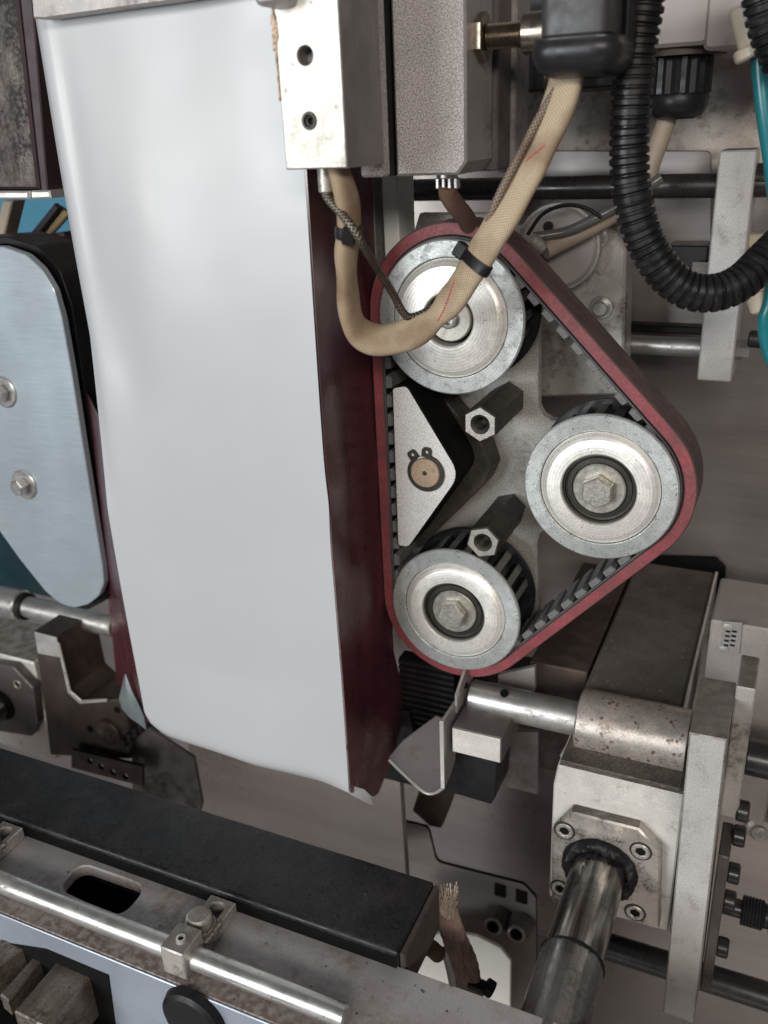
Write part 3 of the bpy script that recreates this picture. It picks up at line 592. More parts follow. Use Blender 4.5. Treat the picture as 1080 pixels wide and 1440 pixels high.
mb = MB(); mb.tube([(c.x, -11, zf-5), (c.x-.6, -9, zf-9), (c.x+1.2, -5, zf-14), (c.x+3.4, 2, zf-20), (c.x+3, 12, zf-27), (c.x+1, 26, zf-32)], 4.3, 16, 1.2)
thing('frayed_lead', mb, 'darksleeve', 'short brown woven lead dropping from the speckled block', 'cable')
# sideways adjusting bolt
t = T('adjusting_bolt', 'threaded brass-coloured bolt with hexagon lock nut beside the speckled block', 'bolt', P(700, 50, 10))
y, z = -14, P(690, 52, -14).z
def hexx(x0, x1, y, z, af, ph=0): return MB().prism(circ(y, z, af/math.sqrt(3), 6, ph), x0, x1, 'X', .5)
xx = P(659, 50, y).x
ob('lock_nut', hexx(xx, xx+8, y, z, 16, .5), 'brass', t)
mb = MB(); xs = xx+8; pr = []
for k in range(16): pr += [(3.9, k*1.15), (4.8, k*1.15+.55)]
mb.lathe([(0, 0)]+pr+[(4, 19)], (xs, y, z), (1, 0, 0), 28); ob('thread', mb, 'brass', t)
ob('sleeve', MB().cyl((xs+15, y, z), (xs+40, y, z), 7.6, 36, .8), 'brass', t)
mb = MB(); pr = [(0, 0)]
for k in range(14): pr += [(6.6, k*1.1), (7.3, k*1.1+.55)]
pr += [(0, 16)]; mb.lathe(pr, (xs+13, y+44, z-14), (1, 0, 0), 28); ob('rear_thread', mb, 'brass', t)

# ================================================================== belt unit
CA, CB, CC = Vector((-150.4, 0, -84.4)), Vector((-75.5, 0, -161.8)), Vector((-149.8, 0, -243.0))
CEN = [CA, CC, CB]                       # counter-clockwise seen from the front (x right, z up)
def hull(r, n=26):
    out = []; k = len(CEN)
    for i in range(k):
        a, b, c = CEN[i-1], CEN[i], CEN[(i+1) % k]
        def nrm(p, q): d = (q-p).normalized(); return math.atan2(-d.x, d.z)   # outward normal on a ccw path
        t0, t1 = nrm(a, b), nrm(b, c)
        while t1 < t0: t1 += 2*math.pi
        for s in range(n+1):
            w = t0+(t1-t0)*s/n; out.append((b.x+math.cos(w)*r, b.z+math.sin(w)*r))
    return out
YB0, YB1 = 4.0, 29.0
t = T('drive_belt', 'maroon toothed belt looped round three pulleys beside the film', 'belt', (CC.x, YB0, CC.z-44))
cov = ob('cover_layer', MB().prism(hull(44), YB0+.3, YB1, 'Y', .6, holes=[hull(37.9)], mi=0, mi_side=1, mi_lo=0), ('red', 'redworn'), t)
ob('inner_layer', MB().prism(hull(37.85), YB0, YB1, 'Y', .3, holes=[hull(36.4)], mi=0, mi_side=1), ('belt', 'rubber'), t)
hp = hull(36.7, 60); per = []; acc = 0
for i in range(len(hp)):
    a, b = Vector(hp[i]), Vector(hp[(i+1) % len(hp)]); per.append((acc, a, b)); acc += (b-a).length
NT = round(acc/10.2); first = None
def along(s):
    for l, a, b in reversed(per):
        if s >= l: return a+(b-a)*((s-l)/max(1e-6, (b-a).length)), (b-a).normalized()
    return per[0][1], (per[0][2]-per[0][1]).normalized()
for k in range(NT):
    p, d = along(acc*k/NT)
    if first is None:
        mb = MB().prism([(-3.5, -.2), (3.5, -.2), (2.9, 3.2), (-2.9, 3.2)], YB0+.2, YB1-.3, 'Y', .4)
        o_ = ob('tooth', mb, 'beltteeth', t, origin=Vector((0, 0, 0))); first = o_
    else:
        o_ = first.copy(); COL.objects.link(o_); o_.parent = t
    o_.location = (Vector((p.x, 0, p.y))-Vector(t['mm']))*S
    o_.rotation_euler = (0, -math.atan2(d.y, d.x), 0)
def pulley(c, label, kind):
    t = T('pulley', label, 'pulley', (c.x, 0, c.z), 'three belt pulleys')
    c = Vector((c.x, 0, c.z)); d = (0, 1, 0)
    rb = 17.8 if kind != 'top' else 12.6
    fl = MB(); fl.lathe([(28.8, 2.8), (28.8, .5), (29.3, 0), (36.1, 0), (36.8, .7), (36.8, 2.2), (36.2, 2.8), (28.8, 2.8)], c, d, 96); ob('front_flange', fl, 'zinc', t)
    hb = MB(); hb.lathe([(28.4, 4), (28.4, .8), (28.0, .4), (25.2, -1.9), (24.6, -2.1), (rb+.6, -2.2), (rb, -1.6), (rb, 9)], c, d, 96); ob('hub_ring', hb, 'zinc_hub', t)
    if kind != 'top':
        br = MB(); br.lathe([(rb, .4), (rb-1.2, .2), (rb-1.3, 1.6), (rb-2.4, 1.8), (rb-2.5, .9), (13.2, .7), (13.0, 2.5), (12.4, 2.6)], c, d, 72); ob('bearing', br, 'bearing', t)
        w = MB(); w.lathe([(0, -.6), (12.0, -.6), (12.6, 0), (12.6, 3)], c, d, 56); ob('washer', w, 'washer', t)
        ph = .52 if c.x > -100 else .2
        b = MB(); R = 7.9; hx = circ(c.x, c.z, R, 6, ph); b.prism(hx, -6.0, -.6, 'Y', .7)
        bt = ob('bolt', b, 'bolt', t)
        mk = MB()
        for k in range(6 if c.x > -100 else 3):
            a0 = -2.2+k*.5; rr = 4.2; x, z = c.x+math.cos(a0)*rr, c.z+math.sin(a0)*rr
            mk.box((x-.5, -6.22, z-.2), (x+.4, -5.9, z+.2), .08); mk.box((x-.15, -6.22, z-.8), (x+.2, -5.9, z+.7), .08)
        mk.lathe([(0, -6.15), (1.0, -6.12), (1.2, -5.95)], c, d, 16); ob('head_marking', mk, 'bolt', bt)
    else:
        br = MB(); br.lathe([(rb, 6), (11, 6), (11, 4), (0, 4)], c, d, 56); ob('recess', br, 'gap', t)
        w = MB(); w.lathe([(4.2, .2), (10.2, .2), (10.8, .8), (10.8, 6)], c, d, 56); ob('washer', w, 'washer', t)
        b = MB(); b.lathe([(4.2, 2), (4.2, -2.2), (3.6, -2.6), (2.4, -2.6), (2.4, .5), (0, .5)], c, d, 32); ob('shaft_end', b, 'polished', t)
    n = 22; ro, ri = 33.4, 30.2; out = []
    for k in range(n):
        a = 2*math.pi*k/n
        for da, r in ((-.095, ri), (-.068, ro), (.068, ro), (.095, ri)): out.append((c.x+r*math.cos(a+da), c.z+r*math.sin(a+da)))
    ob('toothed_drum', MB().prism(out, 3, 30, 'Y', 0, holes=[circ(c.x, c.z, 20, 32)]), 'drum', t)
    for k in range(n):
        a = 2*math.pi*k/n; cs, sn = math.cos(a), math.sin(a)
        if kind == 'low' and -.3 < math.sin(a-.9)+.9 and 0.0 < (a % 6.283) < 2.2:
            mb = MB(); q = [(c.x+r*math.cos(a+da), c.z+r*math.sin(a+da)) for da, r in ((-.06, ro), (.06, ro), (.055, ro+.25), (-.055, ro+.25))]
            mb.prism(q, 3.2, 29.8, 'Y', 0); ob('worn_tooth', mb, 'drumtip', t)
    rf = MB(); rf.lathe([(20, 32.6), (20, 30), (36, 30), (36.6, 30.6), (36.6, 32), (36, 32.6), (20, 32.6)], c, d, 80); ob('rear_flange', rf, 'drum' if kind == 'low' or kind == 'top' else 'darkrod', t)
pulley(CA, 'topmost silvery belt pulley, with the woven cable crossing its face', 'top')
pulley(CB, 'rightmost silvery belt pulley with lettered bolt head, at the belt point', 'right')
pulley(CC, 'lowest silvery belt pulley with ribbed black drum showing behind', 'low')

# back plate that carries the unit
t = T('mounting_plate', 'grey steel mounting plate behind the pulleys, seen between the standoffs', 'plate', P(690, 800, 45))
mp = [(590, 300), (690, 300), (757, 400), (757, 572), (763, 584), (776, 592), (832, 585), (905, 600), (905, 745), (850, 770), (775, 742), (760, 750), (755, 765), (757, 880), (700, 930), (590, 920), (556, 860), (552, 420)]
sl = [(680, 622), (694, 618), (699, 634), (695, 650), (682, 655)]
ob('plate', MB().prism(poly(mp, 45), 45, 52, 'Y', .6, holes=[poly(sl, 45)]), 'platem', t)
for c in CEN: ob('axle_boss', MB().cyl((c.x, 33, c.z), (c.x, 45, c.z), 15, 36, .6), 'darkrod', t)
# tensioner
t = T('tensioner_block', 'speckled triangular tensioner block with rusty pin inside the belt loop', 'tensioner', P(600, 660, 0))
tp = poly([(551, 545), (572, 541), (648, 668), (575, 770), (559, 768)], -2)
ob('block', MB().prism(rnd(tp, [2.5, 4, 13, 4, 2.5], 8), -2, 26, 'Y', .6, mi=0, mi_side=1, mi_lo=0), ('blast', 'gap'), t)  # sides painted black, so the dark flank is in the colour
c = P(599, 664, -2)
ob('pin', MB().cyl((c.x, -3.8, c.z), (c.x, 20, c.z), 8.0, 40, .5), 'rustpin', t)
dm = MB().cyl((c.x, -3.95, c.z), (c.x, -3.7, c.z), 1.3, 16, .05); ob('centre_mark', dm, 'bearing', t)
ring = []; N = 40; a0, a1 = math.radians(124), math.radians(124+322)
for k in range(N+1): a = a0+(a1-a0)*k/N; ring.append((c.x+math.cos(a)*(9.6+.8*math.sin((a-a0)*.5)), c.z+math.sin(a)*(9.6+.8*math.sin((a-a0)*.5))))
ring += [(c.x+math.cos(a0+(a1-a0)*k/N)*8.1, c.z+math.sin(a0+(a1-a0)*k/N)*8.1) for k in range(N, -1, -1)]
rr = MB().prism(ring, -3.2, -2.1, 'Y', .15)
for a in (math.radians(127), math.radians(85)):
    u = Vector((math.cos(a), math.sin(a))); e = Vector((c.x, c.z))+u*11.3
    w = Vector((-u.y, u.x)); L_ = [tuple(e+u*x+w*y_) for x, y_ in ((-2.8, -2.7), (1.4, -2.5), (2.5, -1.5), (2.5, 1.5), (1.4, 2.5), (-2.8, 2.7))]
    rr.prism(L_, -3.3, -2.1, 'Y', .15, holes=[circ(e.x, e.y, 1.0, 14)])
ob('retaining_ring', rr, 'bearing', t)
b0 = P(640, 660, 30)
ob('carrier', MB().prism(rnd(poly([(590, 530), (640, 560), (690, 620), (700, 650), (690, 672), (600, 760), (570, 760), (570, 560)], 38), 3), 27, 44, 'Y', .6), 'standoff_side', t)
# standoffs
def standoff(px, py, label, ph):
    c = P(px, py, -3); t = T('standoff', label, 'standoff', (c.x, -3, c.z), 'hexagon standoffs on the mounting plate')
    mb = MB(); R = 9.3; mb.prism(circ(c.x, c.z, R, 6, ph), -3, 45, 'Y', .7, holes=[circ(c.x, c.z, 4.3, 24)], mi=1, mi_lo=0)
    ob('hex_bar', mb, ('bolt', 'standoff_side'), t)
    th = MB(); pr = [(4.9, -3.06), (4.3, -2.6)]
    for k in range(9): pr += [(3.9, -2.4+k*1.2), (3.3, -1.8+k*1.2)]
    pr += [(0, 9)]; th.lathe([(r, h) for r, h in pr], (c.x, 0, c.z), (0, 1, 0), 28); ob('threaded_hole', th, 'bearing', t)
standoff(675, 597, 'upper hexagon standoff with threaded hole, near the top pulley', .52)
standoff(679, 763, 'lower hexagon standoff with threaded hole, above the lowest pulley', .28)

# ================================================================== cables at the top
CP = [(803, 70, -30), (796, 112, -33), (776, 172, -37), (738, 252, -41), (700, 318, -44), (667, 372, -46), (640, 415, -48), (606, 452, -51), (568, 472, -54), (530, 478, -58), (504, 466, -62), (493, 442, -66), (489, 410, -69), (487, 360, -71), (491, 318, -72), (488, 280, -73), (478, 244, -74), (474, 225, -74)]
pts = [P(*q) for q in CP]
t = T('sleeved_cable', 'tan woven sleeve cable looping from black gland boot to the heater bar', 'cable', P(600, 460, -50))
def cable_w(acc):
    return 1+.035*math.sin(acc*.11)+.025*math.sin(acc*.31+1)-.22*math.exp(-((acc-112)/5)**2)-.16*max(0, min(1, (acc-205)/20))-.12*math.exp(-((acc-176)/8)**2)
mb = MB(); mb.tube(pts, 8.2, 24, 1.4, .52, (-.6, .2, -.6), cable_w); sleeve_frames = mb.frames
ob('sleeve', mb, 'sleeve', t)
def thread(i0, i1, ang0, ang1):
    """a printed red dash lying on the woven surface"""
    q = []
    for i in range(i0, i1+1):
        c, ring = sleeve_frames[i]; k = ang0+(ang1-ang0)*(i-i0)/(i1-i0); v = ring[int(k) % len(ring)].lerp(ring[(int(k)+1) % len(ring)], k-int(k)); q.append(c+(v-c)*1.0)
    m_ = MB(); m_.tube(q, .32, 6, 0); ob('red_thread', m_, 'redthread', t)
def near(px, py, Y): c = P(px, py, Y); return min(range(len(sleeve_frames)), key=lambda k: (sleeve_frames[k][0]-c).length)
def front(i, f):
    c, ring = sleeve_frames[i]; v = [(p-Vector((0, CY, 0))).normalized() for p in ring]; n = len(ring)
    e = max(range(n), key=lambda k: -(ring[k]-c).normalized().dot((c-Vector((0, CY, 0))).normalized())); return e+f
i0, i1 = near(650, 400, -47), near(612, 446, -50); thread(i0, i1, front(i0, 2.5), front(i0, -1.5))
i0, i1 = near(762, 200, -39), near(748, 232, -40); thread(i0, i1, front(i0, -1), front(i0, 1.5))
mb = MB(); mb.tube([P(782, 126, -36), P(757, 168, -40), P(735, 210, -43), P(712, 254, -45), P(695, 290, -46), P(688, 312, -44)], 1.7, 10, 1.5); ob('side_wire', mb, 'oldwire', t)
def ziptie(px, py, Y, label, head, hw=2.2):
    """a band of strap fitted round the sleeve, with its square head to one side"""
    c = P(px, py, Y); i = min(range(2, len(sleeve_frames)-2), key=lambda k: (sleeve_frames[k][0]-c).length)
    c, ring = sleeve_frames[i]; ax = (sleeve_frames[i+2][0]-sleeve_frames[i-2][0]).normalized(); n = len(ring)
    t = T('cable_tie', label, 'cable tie', c, 'black cable ties'); mb = MB(); bands = []
    for sc, h in ((1.0, -hw), (1.14, -hw), (1.18, 0), (1.14, hw), (1.0, hw)): bands.append(mb.add([c+(v-c)*sc+ax*h for v in ring]))
    for p, q in zip(bands, bands[1:]):
        for k in range(n): mb.face((p+k, p+(k+1) % n, q+(k+1) % n, q+k))
    ob('strap', mb, 'rubber', t, smooth=60)
    h = max(ring, key=lambda v: (v-c).dot(Vector(head))); e1 = (h-c).normalized(); e2 = ax.cross(e1)
    mb = MB(); mb.box((-1.5, -2.6, -3.2), (4.0, 2.6, 3.2), .7); mt = Matrix((e1, e2, ax)).transposed()
    mb.v = [h+mt @ v for v in mb.v]; ob('head', mb, 'rubber', t)
ziptie(668, 366, -46, 'black cable tie on the woven cable over the top pulley', (-1, -.5, .3))
ziptie(492, 322, -72, 'black cable tie binding steel lead and sleeve under the heater bar', (1, -.6, .1))
mb = MB(); mb.tube([P(456, 262, -76), P(462, 280, -78), P(480, 300, -80), P(497, 322, -82), P(515, 352, -78), P(536, 386, -66), P(552, 412, -58), P(566, 438, -54), P(576, 446, -52), P(590, 443, -50), P(604, 436, -48), P(622, 428, -42)], 1.75, 10, 1)
thing('braided_lead', mb, 'wire', 'thin dark braided steel lead from the heater bar ferrule to the top pulley', 'wire')
# square gland boot
t = T('gland_boot', 'big square black gland boot with rounded collar above the woven cable', 'cable gland', P(810, 100, -30))
a, b = P(760, -70, -52), P(845, 50, -52)
ob('body', MB().prism(rnd([(a.x, -52), (b.x+2, -52), (b.x+2, -14), (a.x, -14)], 5), b.z, a.z, 'Z', 1.5), 'greyplastic', t)
cx, cy = (a.x+b.x)/2+1, -33
mb = MB(); rings = []; n = 40
for k, (sc, dz) in enumerate(((.97, .5), (.97, -.4), (1.0, -1.2), (1.03, -3.5), (1.0, -6.5), (.9, -9.5), (.72, -11.6), (.45, -12.2), (.4, -9))):
    ring = rnd([(cx-16*sc, cy-19*sc), (cx+16*sc, cy-19*sc), (cx+16*sc, cy+19*sc), (cx-16*sc, cy+19*sc)], 10*sc, 9)
    rings.append((mb.add([(x, y, b.z+dz) for x, y in ring]), len(ring)))
for (p, n1), (q2, n2) in zip(rings, rings[1:]):
    for i in range(n1): j = (i+1) % n1; mb.face((p+i, p+j, q2+j, q2+i))
mb.face([rings[-1][0]+i for i in range(rings[-1][1])]); mb.face([rings[0][0]+i for i in range(rings[0][1])])
ob('collar', mb, 'plastic', t, smooth=60)
a2, b2 = P(848, -70, -30), P(886, 60, -30)
ob('rear_body', MB().box((b.x+2.4, -28, b.z-4), (b2.x, 10, a.z), 1.5, r=4), 'plastic', t)
# corrugated hose
HP = [(912, -70, -10), (906, 0, -10), (896, 60, -10), (889, 130, -10), (885, 200, -10), (888, 265, -10), (902, 325, -9), (930, 378, -7), (965, 407, -4), (1003, 412, 0), (1040, 398, 6), (1072, 368, 14), (1110, 330, 24)]
mb = MB()
def ribs(acc):
    w = (acc/3.55) % 1.0; return 1.0 if w < .62 else (.84 if .68 < w < .94 else .92)
mb.tube([P(*q) for q in HP], 7.9, 28, .42, 1, (0, 1, 0), ribs)
thing('corrugated_hose', mb, 'conduit', 'black corrugated hose curving in a J down the upper right', 'hose', smooth=25)
# second gland with its cable
t = T('cable_gland', 'knurled black cable gland under the housing, right of the hose', 'cable gland', P(955, 158, 62))
c = P(951, 100, 70)
mb = MB(); o2 = []
for k in range(40): a = 2*math.pi*k/40; r = 13.6 if k % 2 else 14.6; o2.append((c.x+r*math.cos(a), 84+r*math.sin(a)))
zt, zb2 = P(953, 78, 70).z, P(953, 133, 70).z
mb.prism(o2, zb2, zt, 'Z', .6); ob('nut', mb, 'plastic', t)
mb = MB(); mb.lathe([(13.4, 0), (14.2, 2), (13.7, 6), (11.5, 9.5), (8, 11), (6, 10.5)], (c.x, 84, zb2+.5), (0, 0, -1), 40); ob('dome', mb, 'plastic', t, smooth=60)
mb = MB(); mb.lathe([(0, 0), (20, 0), (20, 8), (0, 8)], (c.x, 84, zt), (0, 0, 1), 40); ob('base_ring', mb, 'brownsteel', t)
mb = MB(); mb.tube([P(945, 140, 84), P(937, 170, 84), P(922, 212, 82), P(902, 262, 78), P(868, 296, 72), P(826, 322, 68), P(790, 340, 64), P(766, 352, 58)], 4.6, 14, 2)
thing('tan_cable', mb, 'cable', 'dull tan cable running from the knurled gland behind the hose', 'cable')
mb = MB(); mb.tube([P(930, 250, 70), P(880, 284, 66), P(836, 308, 62), P(796, 326, 60), P(750, 334, 56)], 2.6, 12, 2)
thing('smoky_tube', mb, 'clear', 'thin dark tube lying along the dull tan cable', 'tube')
mb = MB(); mb.tube([P(742, 330, 60), P(762, 302, 60), P(792, 289, 60), P(822, 292, 60), P(846, 306, 60)], 1.0, 8, 2)
thing('black_wire', mb, 'rubber', 'fine black wire arching over the round motor cap', 'wire')
c = P(758, 346, 52); q = P(742, 338, 50)
thing('cable_ferrule', MB().cyl(P(764, 350, 54), P(746, 336, 50), 3.6, 20, .5), 'bolt', 'small metal ferrule where the tan cable ends behind the top pulley', 'ferrule')
# right edge: teal tube, cream fittings, hose, knob
mb = MB(); mb.tube([P(1066, 60, 40), P(1069, 110, 40), P(1076, 170, 40), P(1086, 240, 42), P(1094, 330, 44), P(1084, 420, 44), P(1076, 452, 44), P(1084, 500, 46), P(1120, 570, 50)], 3.3, 16, 2)
thing('air_tube', mb, 'teal', 'teal air tube curving down along the right edge', 'tube')
t = T('tube_fitting', 'cream fitting holding the teal air tube at the upper right corner', 'fitting', P(1056, 75, 34))
a = P(1052, 62, 34); ob('body', MB().cyl(P(1044, 8, 34), P(1058, 66, 34), 5.6, 20, 1), 'cream', t); ob('ring', MB().cyl(P(1055, 64, 34), P(1060, 80, 34), 7.2, 20, .8), 'cream', t)
t = T('tube_fitting', 'cream fitting beside the lower end of the bracket bar and teal tube', 'fitting', P(1070, 430, 60))
ob('body', MB().cyl(P(1066, 404, 52), P(1076, 436, 52), 6.4, 20, 1), 'cream', t); ob('ring', MB().cyl(P(1064, 396, 52), P(1067, 408, 52), 8, 20, .8), 'cream', t)
mb = MB(); mb.tube([P(1062, -50, 20), P(1072, 0, 20), P(1080, 40, 22), P(1100, 90, 26)], 7.5, 24, .45, 1, (0, 1, 0), ribs)
thing('corrugated_hose', mb, 'conduit', 'piece of black corrugated hose cut by the upper right corner', 'hose', smooth=25)
a, b = P(1042, 330, 130), P(1130, 350, 130)
thing('cream_block', MB().box((a.x, 130, a.z), (b.x, 140, b.z), 1), 'cream', 'small cream block right of the bracket bar above the hose end', 'block')
thing('end_plug', MB().cyl(P(1052, 476, 112), P(1075, 478, 112), 4.6, 20, 1), 'plastic', 'small black plug beside the lower end of the bracket bar', 'knob')

# ================================================================== lower right carriage
CYL = 5; zr = -299.0
t = T('cross_shaft', 'bright horizontal shaft with two drilled holes under the lowest pulley', 'shaft', P(740, 1000, CYL))
xa, xb, xc, xd = P(663, 985, CYL).x, P(816, 1005, CYL).x, P(968, 1040, CYL).x, 40
mb = MB(); mb.cyl((xa, CYL, zr), (xb+6, CYL, zr), 9.4, 40, .8); ob('shaft', mb, 'polished', t)
for px in (655, 712):
    x = P(px, 968, CYL).x; c0 = Vector((x, CYL-3.6, zr+8.8)); d0 = Vector((0, -.38, .92)); ob('drilled_hole', MB().cyl(c0-d0*1, c0+d0*.65, 2.4, 18, .1), 'gap', t)
t = T('clamp_collar', 'thick rust-speckled collar clamped on the horizontal shaft', 'collar', P(890, 1070, CYL))
mb = MB(); mb.lathe([(9.6, 0), (16.4, 0), (17.4, 1), (17.4, xc-xb), (9.6, xc-xb)], (xb, CYL, zr), (1, 0, 0), 64); ob('sleeve', mb, 'collar', t)
mb = MB(); mb.prism([(xb-1.5, -12), (xc, -12), (xc, 20), (xb-1.5, 20)], zr-24, zr-14.5, 'Z', .6); ob('base', mb, 'grimy', t)
mb = MB(); c = Vector((xb-3, -2, zr-17)); mb.prism(circ(c.x, c.z, 4.4, 6), -8, -1, 'Y', .5); ob('nut', mb, 'dirtysteel', t)
# bearing block with flange and screws
YF = -34
t = T('bearing_block', 'greasy steel block with square flange and four screws at lower right', 'bearing block', P(860, 1300, YF))
A, Bq = P(776, 1105, YF), P(951, 1300, YF)
x0, x1, ztop, zbot = P(775, 1180, YF).x, P(952, 1200, YF).x, P(780, 1104, YF).z, P(935, 1308, YF).z
pr = [(YF, zbot), (YF, ztop), (YF+8, ztop+7), (10, ztop+7), (10, zbot)]
ob('body', MB().prism(pr, x0, x1, 'X', .8), 'blockm', t)
ob('oily_cap', MB().box((x0+1, YF+9, ztop+7.1), (x1-2, 6, ztop+9.2), .5), 'grimy', t)
xs1 = P(967, 1180, YF).x
ob('side_plate', MB().box((x1+.6, YF+1, zbot-2), (xs1-.4, 10, ztop+5), .6), 'dirtysteel', t)
fp = poly([(776, 1168), (803, 1142), (898, 1166), (929, 1198), (927, 1306), (776, 1268)], YF-7)
cS = P(843, 1222, YF-7)
fl = ob('flange', MB().prism(fp, YF-7, YF-.2, 'Y', .9), 'flangem', t)
for px, py in ((794, 1168), (901, 1197), (788, 1249), (893, 1283)):
    c = P(px, py, YF-7); socket_screw('screw', Vector((c.x, YF-6.9, c.z)), 4.6, t, h=1.0, mats=('bolt', 'gap'))
    mb = MB(); mb.lathe([(4.7, -.15), (5.6, -.15), (5.6, .2)], (c.x, YF-7, c.z), (0, 1, 0), 28); ob('screw_seat', mb, 'bearing', t)
mb = MB(); mb.lathe([(19.3, -.2), (18.6, -1.1), (14, -1.0), (13.5, .5), (0, .5)], (cS.x, YF-7.3, cS.z), (0, 1, 0), 48); ob('oil_seal', mb, 'gap', t)
from mathutils import noise as mnoise
def grease_ring(c, r0, r1, y0, amp, seed, cov=1.0):
    mb = MB(); rings = []; n = 90; sec = 9
    for k in range(n):
        a = 2*math.pi*k/n; f = (.25+.75*max(0, min(1, .5+1.6*mnoise.noise(Vector((math.cos(a)*1.3+seed, math.sin(a)*1.3, seed))))))*cov; pts = []
        for q in range(sec):
            w = math.pi*q/(sec-1); rr = (r0+r1)/2-(r1-r0)/2*math.cos(w)*(1+.35*mnoise.noise(Vector((a*5, q*.9, seed)))); h = amp*f*math.sin(w)*(1+.7*mnoise.noise(Vector((math.cos(a)*9, math.sin(a)*9, q*.8+seed))))
            pts.append((c.x+rr*math.cos(a), y0-h, c.z+rr*math.sin(a)))
        rings.append(mb.add(pts))
    for k in range(n):
        p, q = rings[k], rings[(k+1) % n]
        for w in range(sec-1): mb.face((p+w, p+w+1, q+w+1, q+w))
    return mb
g_ = ob('grease', grease_ring(cS, 13, 19.4, YF-7.9, 4.4, 2.2), 'rubber', t, smooth=80); g_['kind'] = 'stuff'
# guide shaft towards the viewer
t = T('guide_shaft', 'thick oily guide shaft coming out of the flange towards the viewer', 'shaft', (cS.x, -100, cS.z))
ob('shaft', MB().cyl((cS.x, -104, cS.z), (cS.x, -30, cS.z), 13.6, 56, .6), 'shaftm', t)
mb = MB(); mb.lathe([(13.7, 0), (14.4, -.5), (14.7, -1.6), (14.6, -60), (0, -60)], (cS.x, -101, cS.z), (0, 1, 0), 48); ob('dirty_sleeve', mb, 'sleevedirty', t)
g_ = ob('grease', grease_ring(cS, 13.3, 15.2, -101.2, 2.6, 5.1), 'rubber', t, smooth=80); g_['kind'] = 'stuff'
# upright bar
t = T('upright_bar', 'tall pale steel bar standing right of the greasy block', 'bar', P(960, 1430, -50))
xl, xr = P(966, 1060, -50).x, P(1020, 1060, -50).x; zt = P(970, 1031, -50).z; zl = P(932, 1424, -50).z
xl2 = P(932, 1424, -50).x
ob('bar', MB().prism([(xl, zt), (xr, zt+.5), (xr+2.2, zl-1), (xl2, zl)], -50, -2, 'Y', .7, mi=0, mi_side=1, mi_lo=0), ('barm', 'dirtysteel'), t)
ob('rear_plate', MB().box((xr+.6, -16, P(1030, 1136, -8).z), (xr+9, 14, zt+7), .7), 'dirtysteel', t)
ob('rear_plate', MB().box((xr+2.6, -30, zl+2), (xr+8, -4, P(1000, 1180, -20).z), .7), 'darksheet', t)
for py in (1132, 1168, 1222, 1262, 1330):
    c = P(1010, py, -12); z = c.z; ob('bolt', MB().cyl((xr+8, -12, z), (xr+14, -12, z), 5.4, 24, .8), 'darkrod', t)
zz = zr; xq = xr+9
rodR = MB().cyl((xq, CYL, zz), (xq+90, CYL, zz), 9.4, 40, .8); thing('shaft_stub', rodR, 'darkrod', 'dark polished shaft leaving the upright bar at the right edge', 'shaft')
# lower rods
a = P(868, 1335, 20); b = P(1100, 1392, 20)
thing('lower_rod', MB().cyl((P(830, 1320, 20).x, 20, a.z), (b.x+30, 20, a.z), 8.2, 36, .6), 'darkrod', 'dark lower rod passing behind the upright bar near the bottom', 'rod')
t = T('rod_joint', 'black rod joint with ribbed collar at the right edge', 'joint', P(1050, 1280, 5))
z = P(1040, 1278, 5).z; x = P(1010, 1270, 5).x
ob('neck', MB().cyl((x, 5, z), (x+22, 5, z), 5, 28), 'darkrod', t)
mb = MB(); pr = [(0, 0)]
for k in range(7): pr += [(7.6, k*1.6), (8.2, k*1.6+.8)]
pr += [(6.4, 12), (6.4, 14), (9, 14.5), (9, 50), (0, 50)]; mb.lathe(pr, (x+12, 5, z), (1, 0, 0), 32); ob('collar', mb, 'plastic', t)
c = P(1062, 1234, 150); mb = MB(); mb.lathe([(0, -9), (5, -9), (6, -8), (6, -5), (10, -4), (11, 0)], (c.x, 205, c.z), (0, 1, 0), 32); thing('wall_stud', mb, 'dirtysteel', 'round rusty stud on the far panel right of the upright bar', 'stud')
# dusty box beam running back
t = T('box_beam', 'dark dusty box beam running back from the collar', 'beam', P(890, 985, 22))
ob('beam', MB().box((-81.8, 20, -320), (-29.5, 190, -290), 1.6), 'boxm', t)
ob('side_strip', MB().box((-29.2, 21, -322), (-27.2, 190, -289.4), .5), 'edge', t)
a = P(1010, 790, 196)
thing('beam_slot', MB().prism(rnd(poly([(884, 782), (1006, 786), (1020, 800), (1016, 900), (884, 900)], 204), 3), 204, 209, 'Y', .5), 'gap', 'black rounded recess in the far panel where the dusty beam ends', 'recess')
thing('beam_shade', MB().box((-118, 40, -320), (-84, 180, -292), 1), 'brownsteel', 'dark block added as shade beside the dusty box beam, under the belt', 'beam')  # dark block put in as shade beside the box beam
# sensor box
t = T('sensor_box', 'small grey box with a white-dotted label beside the dusty beam', 'sensor', P(1040, 1000, 60))
a, b = P(1000, 872, 56), P(1075, 1160, 56)
ob('body', MB().box((a.x, 56, b.z), (b.x, 110, a.z), 1.2), 'boxgrey', t)
ob('body', MB().box((b.x+.8, 57, b.z), (b.x+50, 110, a.z+2), 1.2), 'boxgrey', t)
lp_ = poly([(1018, 874), (1044, 876), (1040, 920), (1014, 918)], 55)
ob('label_plate', MB().prism(lp_, 55, 56.2, 'Y', .2), 'sheet', t)
for px, py in ((1024, 880), (1018, 912)):
    c = P(px, py, 55); mb = MB(); mb.lathe([(0, -1.2), (1.6, -.9), (2.2, 0)], (c.x, 55, c.z), (0, 1, 0), 16); mb.v = [Vector((c.x+(v.x-c.x)*1.5, v.y, v.z)) for v in mb.v]; ob('label_dot', mb, 'edge', t)
mb = MB()
